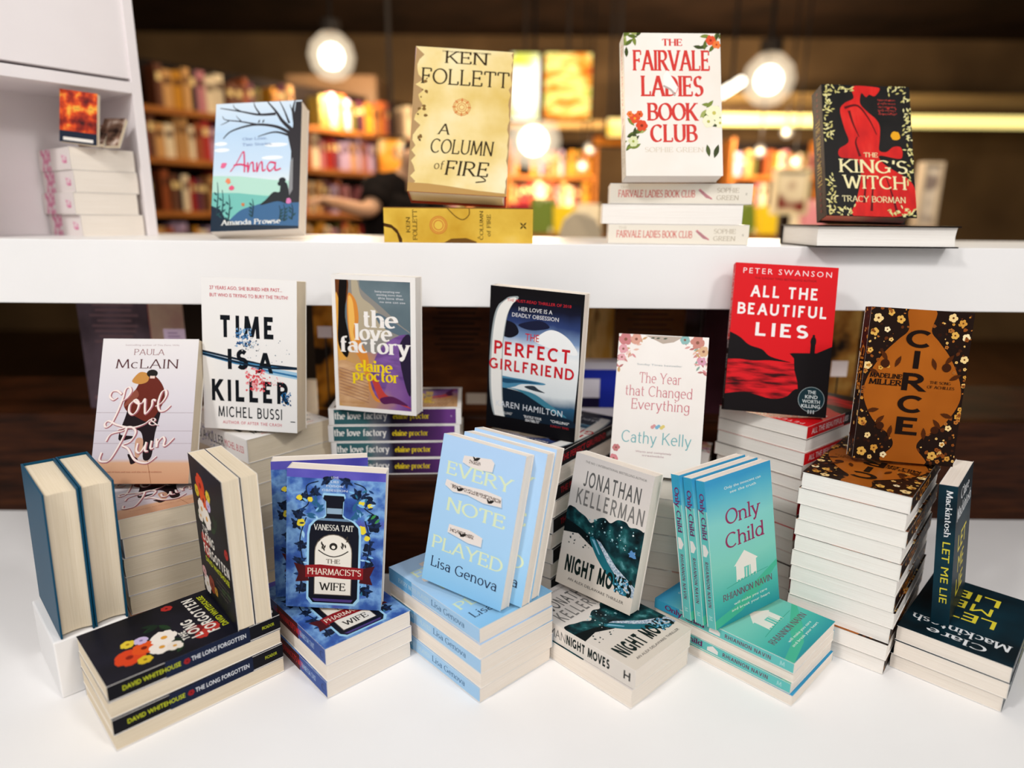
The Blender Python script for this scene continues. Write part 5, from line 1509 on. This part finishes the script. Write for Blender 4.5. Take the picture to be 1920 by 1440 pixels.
# a rounded pale chair back near the cream stack
p = at(1088, 448, y=2.9)
mb = MB()
pts = [(-.085, 0), (-.09, .08), (-.07, .14), (-.03, .172), (.03, .172), (.07, .14), (.09, .08), (.085, 0)]
V = [(p.x + x, 2.9 + d + .05 * (1 - (x / .09) ** 2) * .4, p.z - .06 + z) for d in (0, .025) for x, z in pts]
n = len(pts)
mb.raw(V, [tuple(range(n))] + [tuple(range(2 * n - 1, n - 1, -1))] + [(i, n + i, n + (i + 1) % n, (i + 1) % n) for i in range(n)], flat('#D8C4A4', .6))
root = bpy.data.objects.new('chair', None); COL.objects.link(root); root.location = (0, 0, 0)
tag(root, 'chair with a rounded pale back beside the cream stack', 'chair')
bo = mb.build('backrest', root, .006)
mb = MB(); mb.box((p.x - .19, 2.6, FLOORZ + .44), (p.x + .19, 2.98, FLOORZ + .48), flat('#D8C4A4', .6)); mb.build('seat', root, .01)
for sx in (-.17, .17):
    for yy in (2.62, 2.95):
        mb = MB(); mb.tube([(p.x + sx, yy, FLOORZ), (p.x + sx, yy, FLOORZ + .44)], .014, flat('#5A3A20'), 8); mb.build('leg', root)
mb = MB(); mb.tube([(p.x, 2.95, FLOORZ + .46), (p.x, 2.945, p.z - .03)], .02, flat('#5A3A20'), 8); mb.build('back_post', root)

# ------------------------------------------------------------------ the shopper, seen blurred between two books
PY = 3.4
def sk(u, v, dy=0.0): return at(u, v, y=PY + dy)
hip, waist, chest, neck, head = sk(735, 560), sk(735, 470), sk(742, 385), sk(768, 330, -.04), sk(780, 308, -.08)
shl, shr = sk(712, 352, -.10), sk(800, 372, .12)
elb, wri = sk(692, 398, -.20), sk(640, 384, -.28)
J = [hip, waist, chest, neck, head, shl, elb, wri, shr, sk(835, 430, .10), sk(850, 480, -.05)]
rr = [.125, .105, .115, .052, .072, .055, .043, .03, .055, .042, .03]
E = [(0, 1), (1, 2), (2, 3), (3, 4), (2, 5), (5, 6), (6, 7), (2, 8), (8, 9), (9, 10)]
foot = FLOORZ + .03
J.append(head + Vector((0, .012, .075))); rr.append(.094); E.append((4, 11))
for sx in (-.09, .09):
    k0 = len(J)
    J += [hip + Vector((sx, 0, -.06)), Vector((hip.x + sx, PY - .02, (hip.z + foot) / 2)), Vector((hip.x + sx, PY + .03, foot + .06)), Vector((hip.x + sx, PY - .12, foot))]
    rr += [.085, .06, .045, .035]
    E += [(0, k0), (k0, k0 + 1), (k0 + 1, k0 + 2), (k0 + 2, k0 + 3)]
SKIN = ramp_mat('skin', [(.3, '#D8A078'), (.7, '#E2B08A')], 'noise', 6, 2, rough=.5)
CLOTH = ramp_mat('black_knit', [(.3, '#14100E'), (.7, '#201814')], 'noise', 40, 2, rough=.85)
def skinned(name, J, E, rr, mat, parent=None, sub=2, root_i=0):
    me = bpy.data.meshes.new(name); me.from_pydata([tuple(j) for j in J], E, []); me.update(); me.materials.append(mat)
    o = link(name, me, parent)
    s = o.modifiers.new('skin', 'SKIN'); s.use_smooth_shade = True
    for i, v in enumerate(me.skin_vertices[0].data):
        v.radius = (rr[i], rr[i]); v.use_root = i == root_i
    m = o.modifiers.new('sub', 'SUBSURF'); m.levels = sub; m.render_levels = sub
    return o
body_J, body_E, body_R = list(J), list(E), list(rr)
def add_hand(w, d, idx):
    """Palm, four fingers of unequal length with bent tips, and a thumb from the side of the palm."""
    side = d.cross(Vector((0, 0, 1))).normalized()
    palm = len(body_J); body_J.append(w + d * .07); body_R.append(.033); body_E.append((idx, palm))
    for q in range(4):
        ln = (.065, .075, .07, .052)[q]
        b0 = w + d * .095 + side * (.033 - .022 * q)
        k = len(body_J)
        body_J.extend([b0, b0 + d * ln * .5 - Vector((0, 0, .01)), b0 + d * ln * .85 - Vector((0, 0, .04))])
        body_R.extend([.0105, .009, .008]); body_E.extend([(palm, k), (k, k + 1), (k + 1, k + 2)])
    k = len(body_J)
    body_J.extend([w + d * .045 + side * .05, w + d * .085 + side * .062 - Vector((0, 0, .02))])
    body_R.extend([.011, .009]); body_E.extend([(palm, k), (k, k + 1)])
add_hand(wri, (wri - elb).normalized(), 7)
add_hand(J[10], (J[10] - J[9]).normalized(), 10)
person = skinned('person', body_J, body_E, body_R, SKIN)
tag(person, 'shopper in a black top leaning over with one bare forearm bent', 'person')
def garment(name, runs, mat):
    mb = MB()
    for pts, rad in runs:
        q = [tuple(p) for p in pts]
        dense, dr = [], []
        for a in range(len(q) - 1):
            for s in range(4):
                t = s / 4
                dense.append(Vector(q[a]).lerp(Vector(q[a + 1]), t)); dr.append(rad[a] + (rad[a + 1] - rad[a]) * (t * t * (3 - 2 * t)))
        dense.append(Vector(q[-1])); dr.append(rad[-1])
        mb.tube(dense, dr, mat, 18)
    o = mb.build(name, person)
    for p in o.data.polygons: p.use_smooth = True
    return o
upper = chest + (neck - chest) * .45
garment('black_top', [([hip + Vector((0, 0, -.02)), waist, chest, upper, chest + (neck - chest) * .8], [.150, .142, .165, .135, .062]), ([shl + (shl - upper) * .12, upper, shr + (shr - upper) * .12], [.070, .105, .070]), ([shl, shl + (elb - shl) * .65], [.080, .066]), ([shr, shr + (J[9] - shr) * .65], [.080, .066])], CLOTH)
TRS = ramp_mat('dark_trousers', [(.3, '#161318'), (.7, '#221C22')], 'noise', 30)
garment('trousers', [([hip + Vector((0, 0, .03)), hip + Vector((0, 0, -.06)), hip + Vector((0, 0, -.15))], [.148, .158, .120])] + [([hip + Vector((sx * .85, 0, -.06)), Vector((hip.x + sx, PY - .02, (hip.z + foot) / 2)), Vector((hip.x + sx, PY + .03, foot + .05))], [.095, .075, .06]) for sx in (-.09, .09)], TRS)
mbs = MB()
for sx in (-.09, .09):
    mbs.tube([Vector((hip.x + sx, PY + .06, foot + .02)), Vector((hip.x + sx, PY, foot + .02)), Vector((hip.x + sx, PY - .15, foot + .005))], [.045, .05, .035], flat('#14100E'), 12)
mbs.build('shoes', person)
skinned('hair', [head + Vector((0, .035, .105)), head + Vector((0, .065, .05)), head + Vector((0, .07, -.05))], [(0, 1), (1, 2)], [.088, .092, .06], ramp_mat('dark_brown_hair', [(.3, '#1A100A'), (.7, '#2C1A10')], 'noise', 30, 3, stretch=(1, 1, .2)), person)
nm = (head - neck).normalized()
mb = MB(); f = head + Vector((0, -.078, .04))
mb.tube([f + Vector((0, .02, .02)), f + Vector((0, -.012, -.012)), f + Vector((0, .012, -.02))], [.007, .013, .008], SKIN, 8); mb.build('nose', person)
for sx in (-.033, .033):
    mb = MB(); mb.tube([f + Vector((sx - .014, .012, .022)), f + Vector((sx, .006, .024)), f + Vector((sx + .014, .012, .022))], [.003, .006, .003], flat('#2A1A14'), 8); mb.build('eye', person)
mb = MB(); mb.tube([f + Vector((-.024, .012, -.045)), f + Vector((0, .004, -.047)), f + Vector((.024, .012, -.045))], [.003, .006, .003], flat('#9A4A44'), 8); mb.build('mouth', person)
for sx in (-.093, .093):
    mb = MB(); mb.tube([head + Vector((sx, .01, .08)), head + Vector((sx * 1.08, .02, .05)), head + Vector((sx * .95, .014, .02))], [.006, .012, .006], SKIN, 8); mb.build('ear', person)
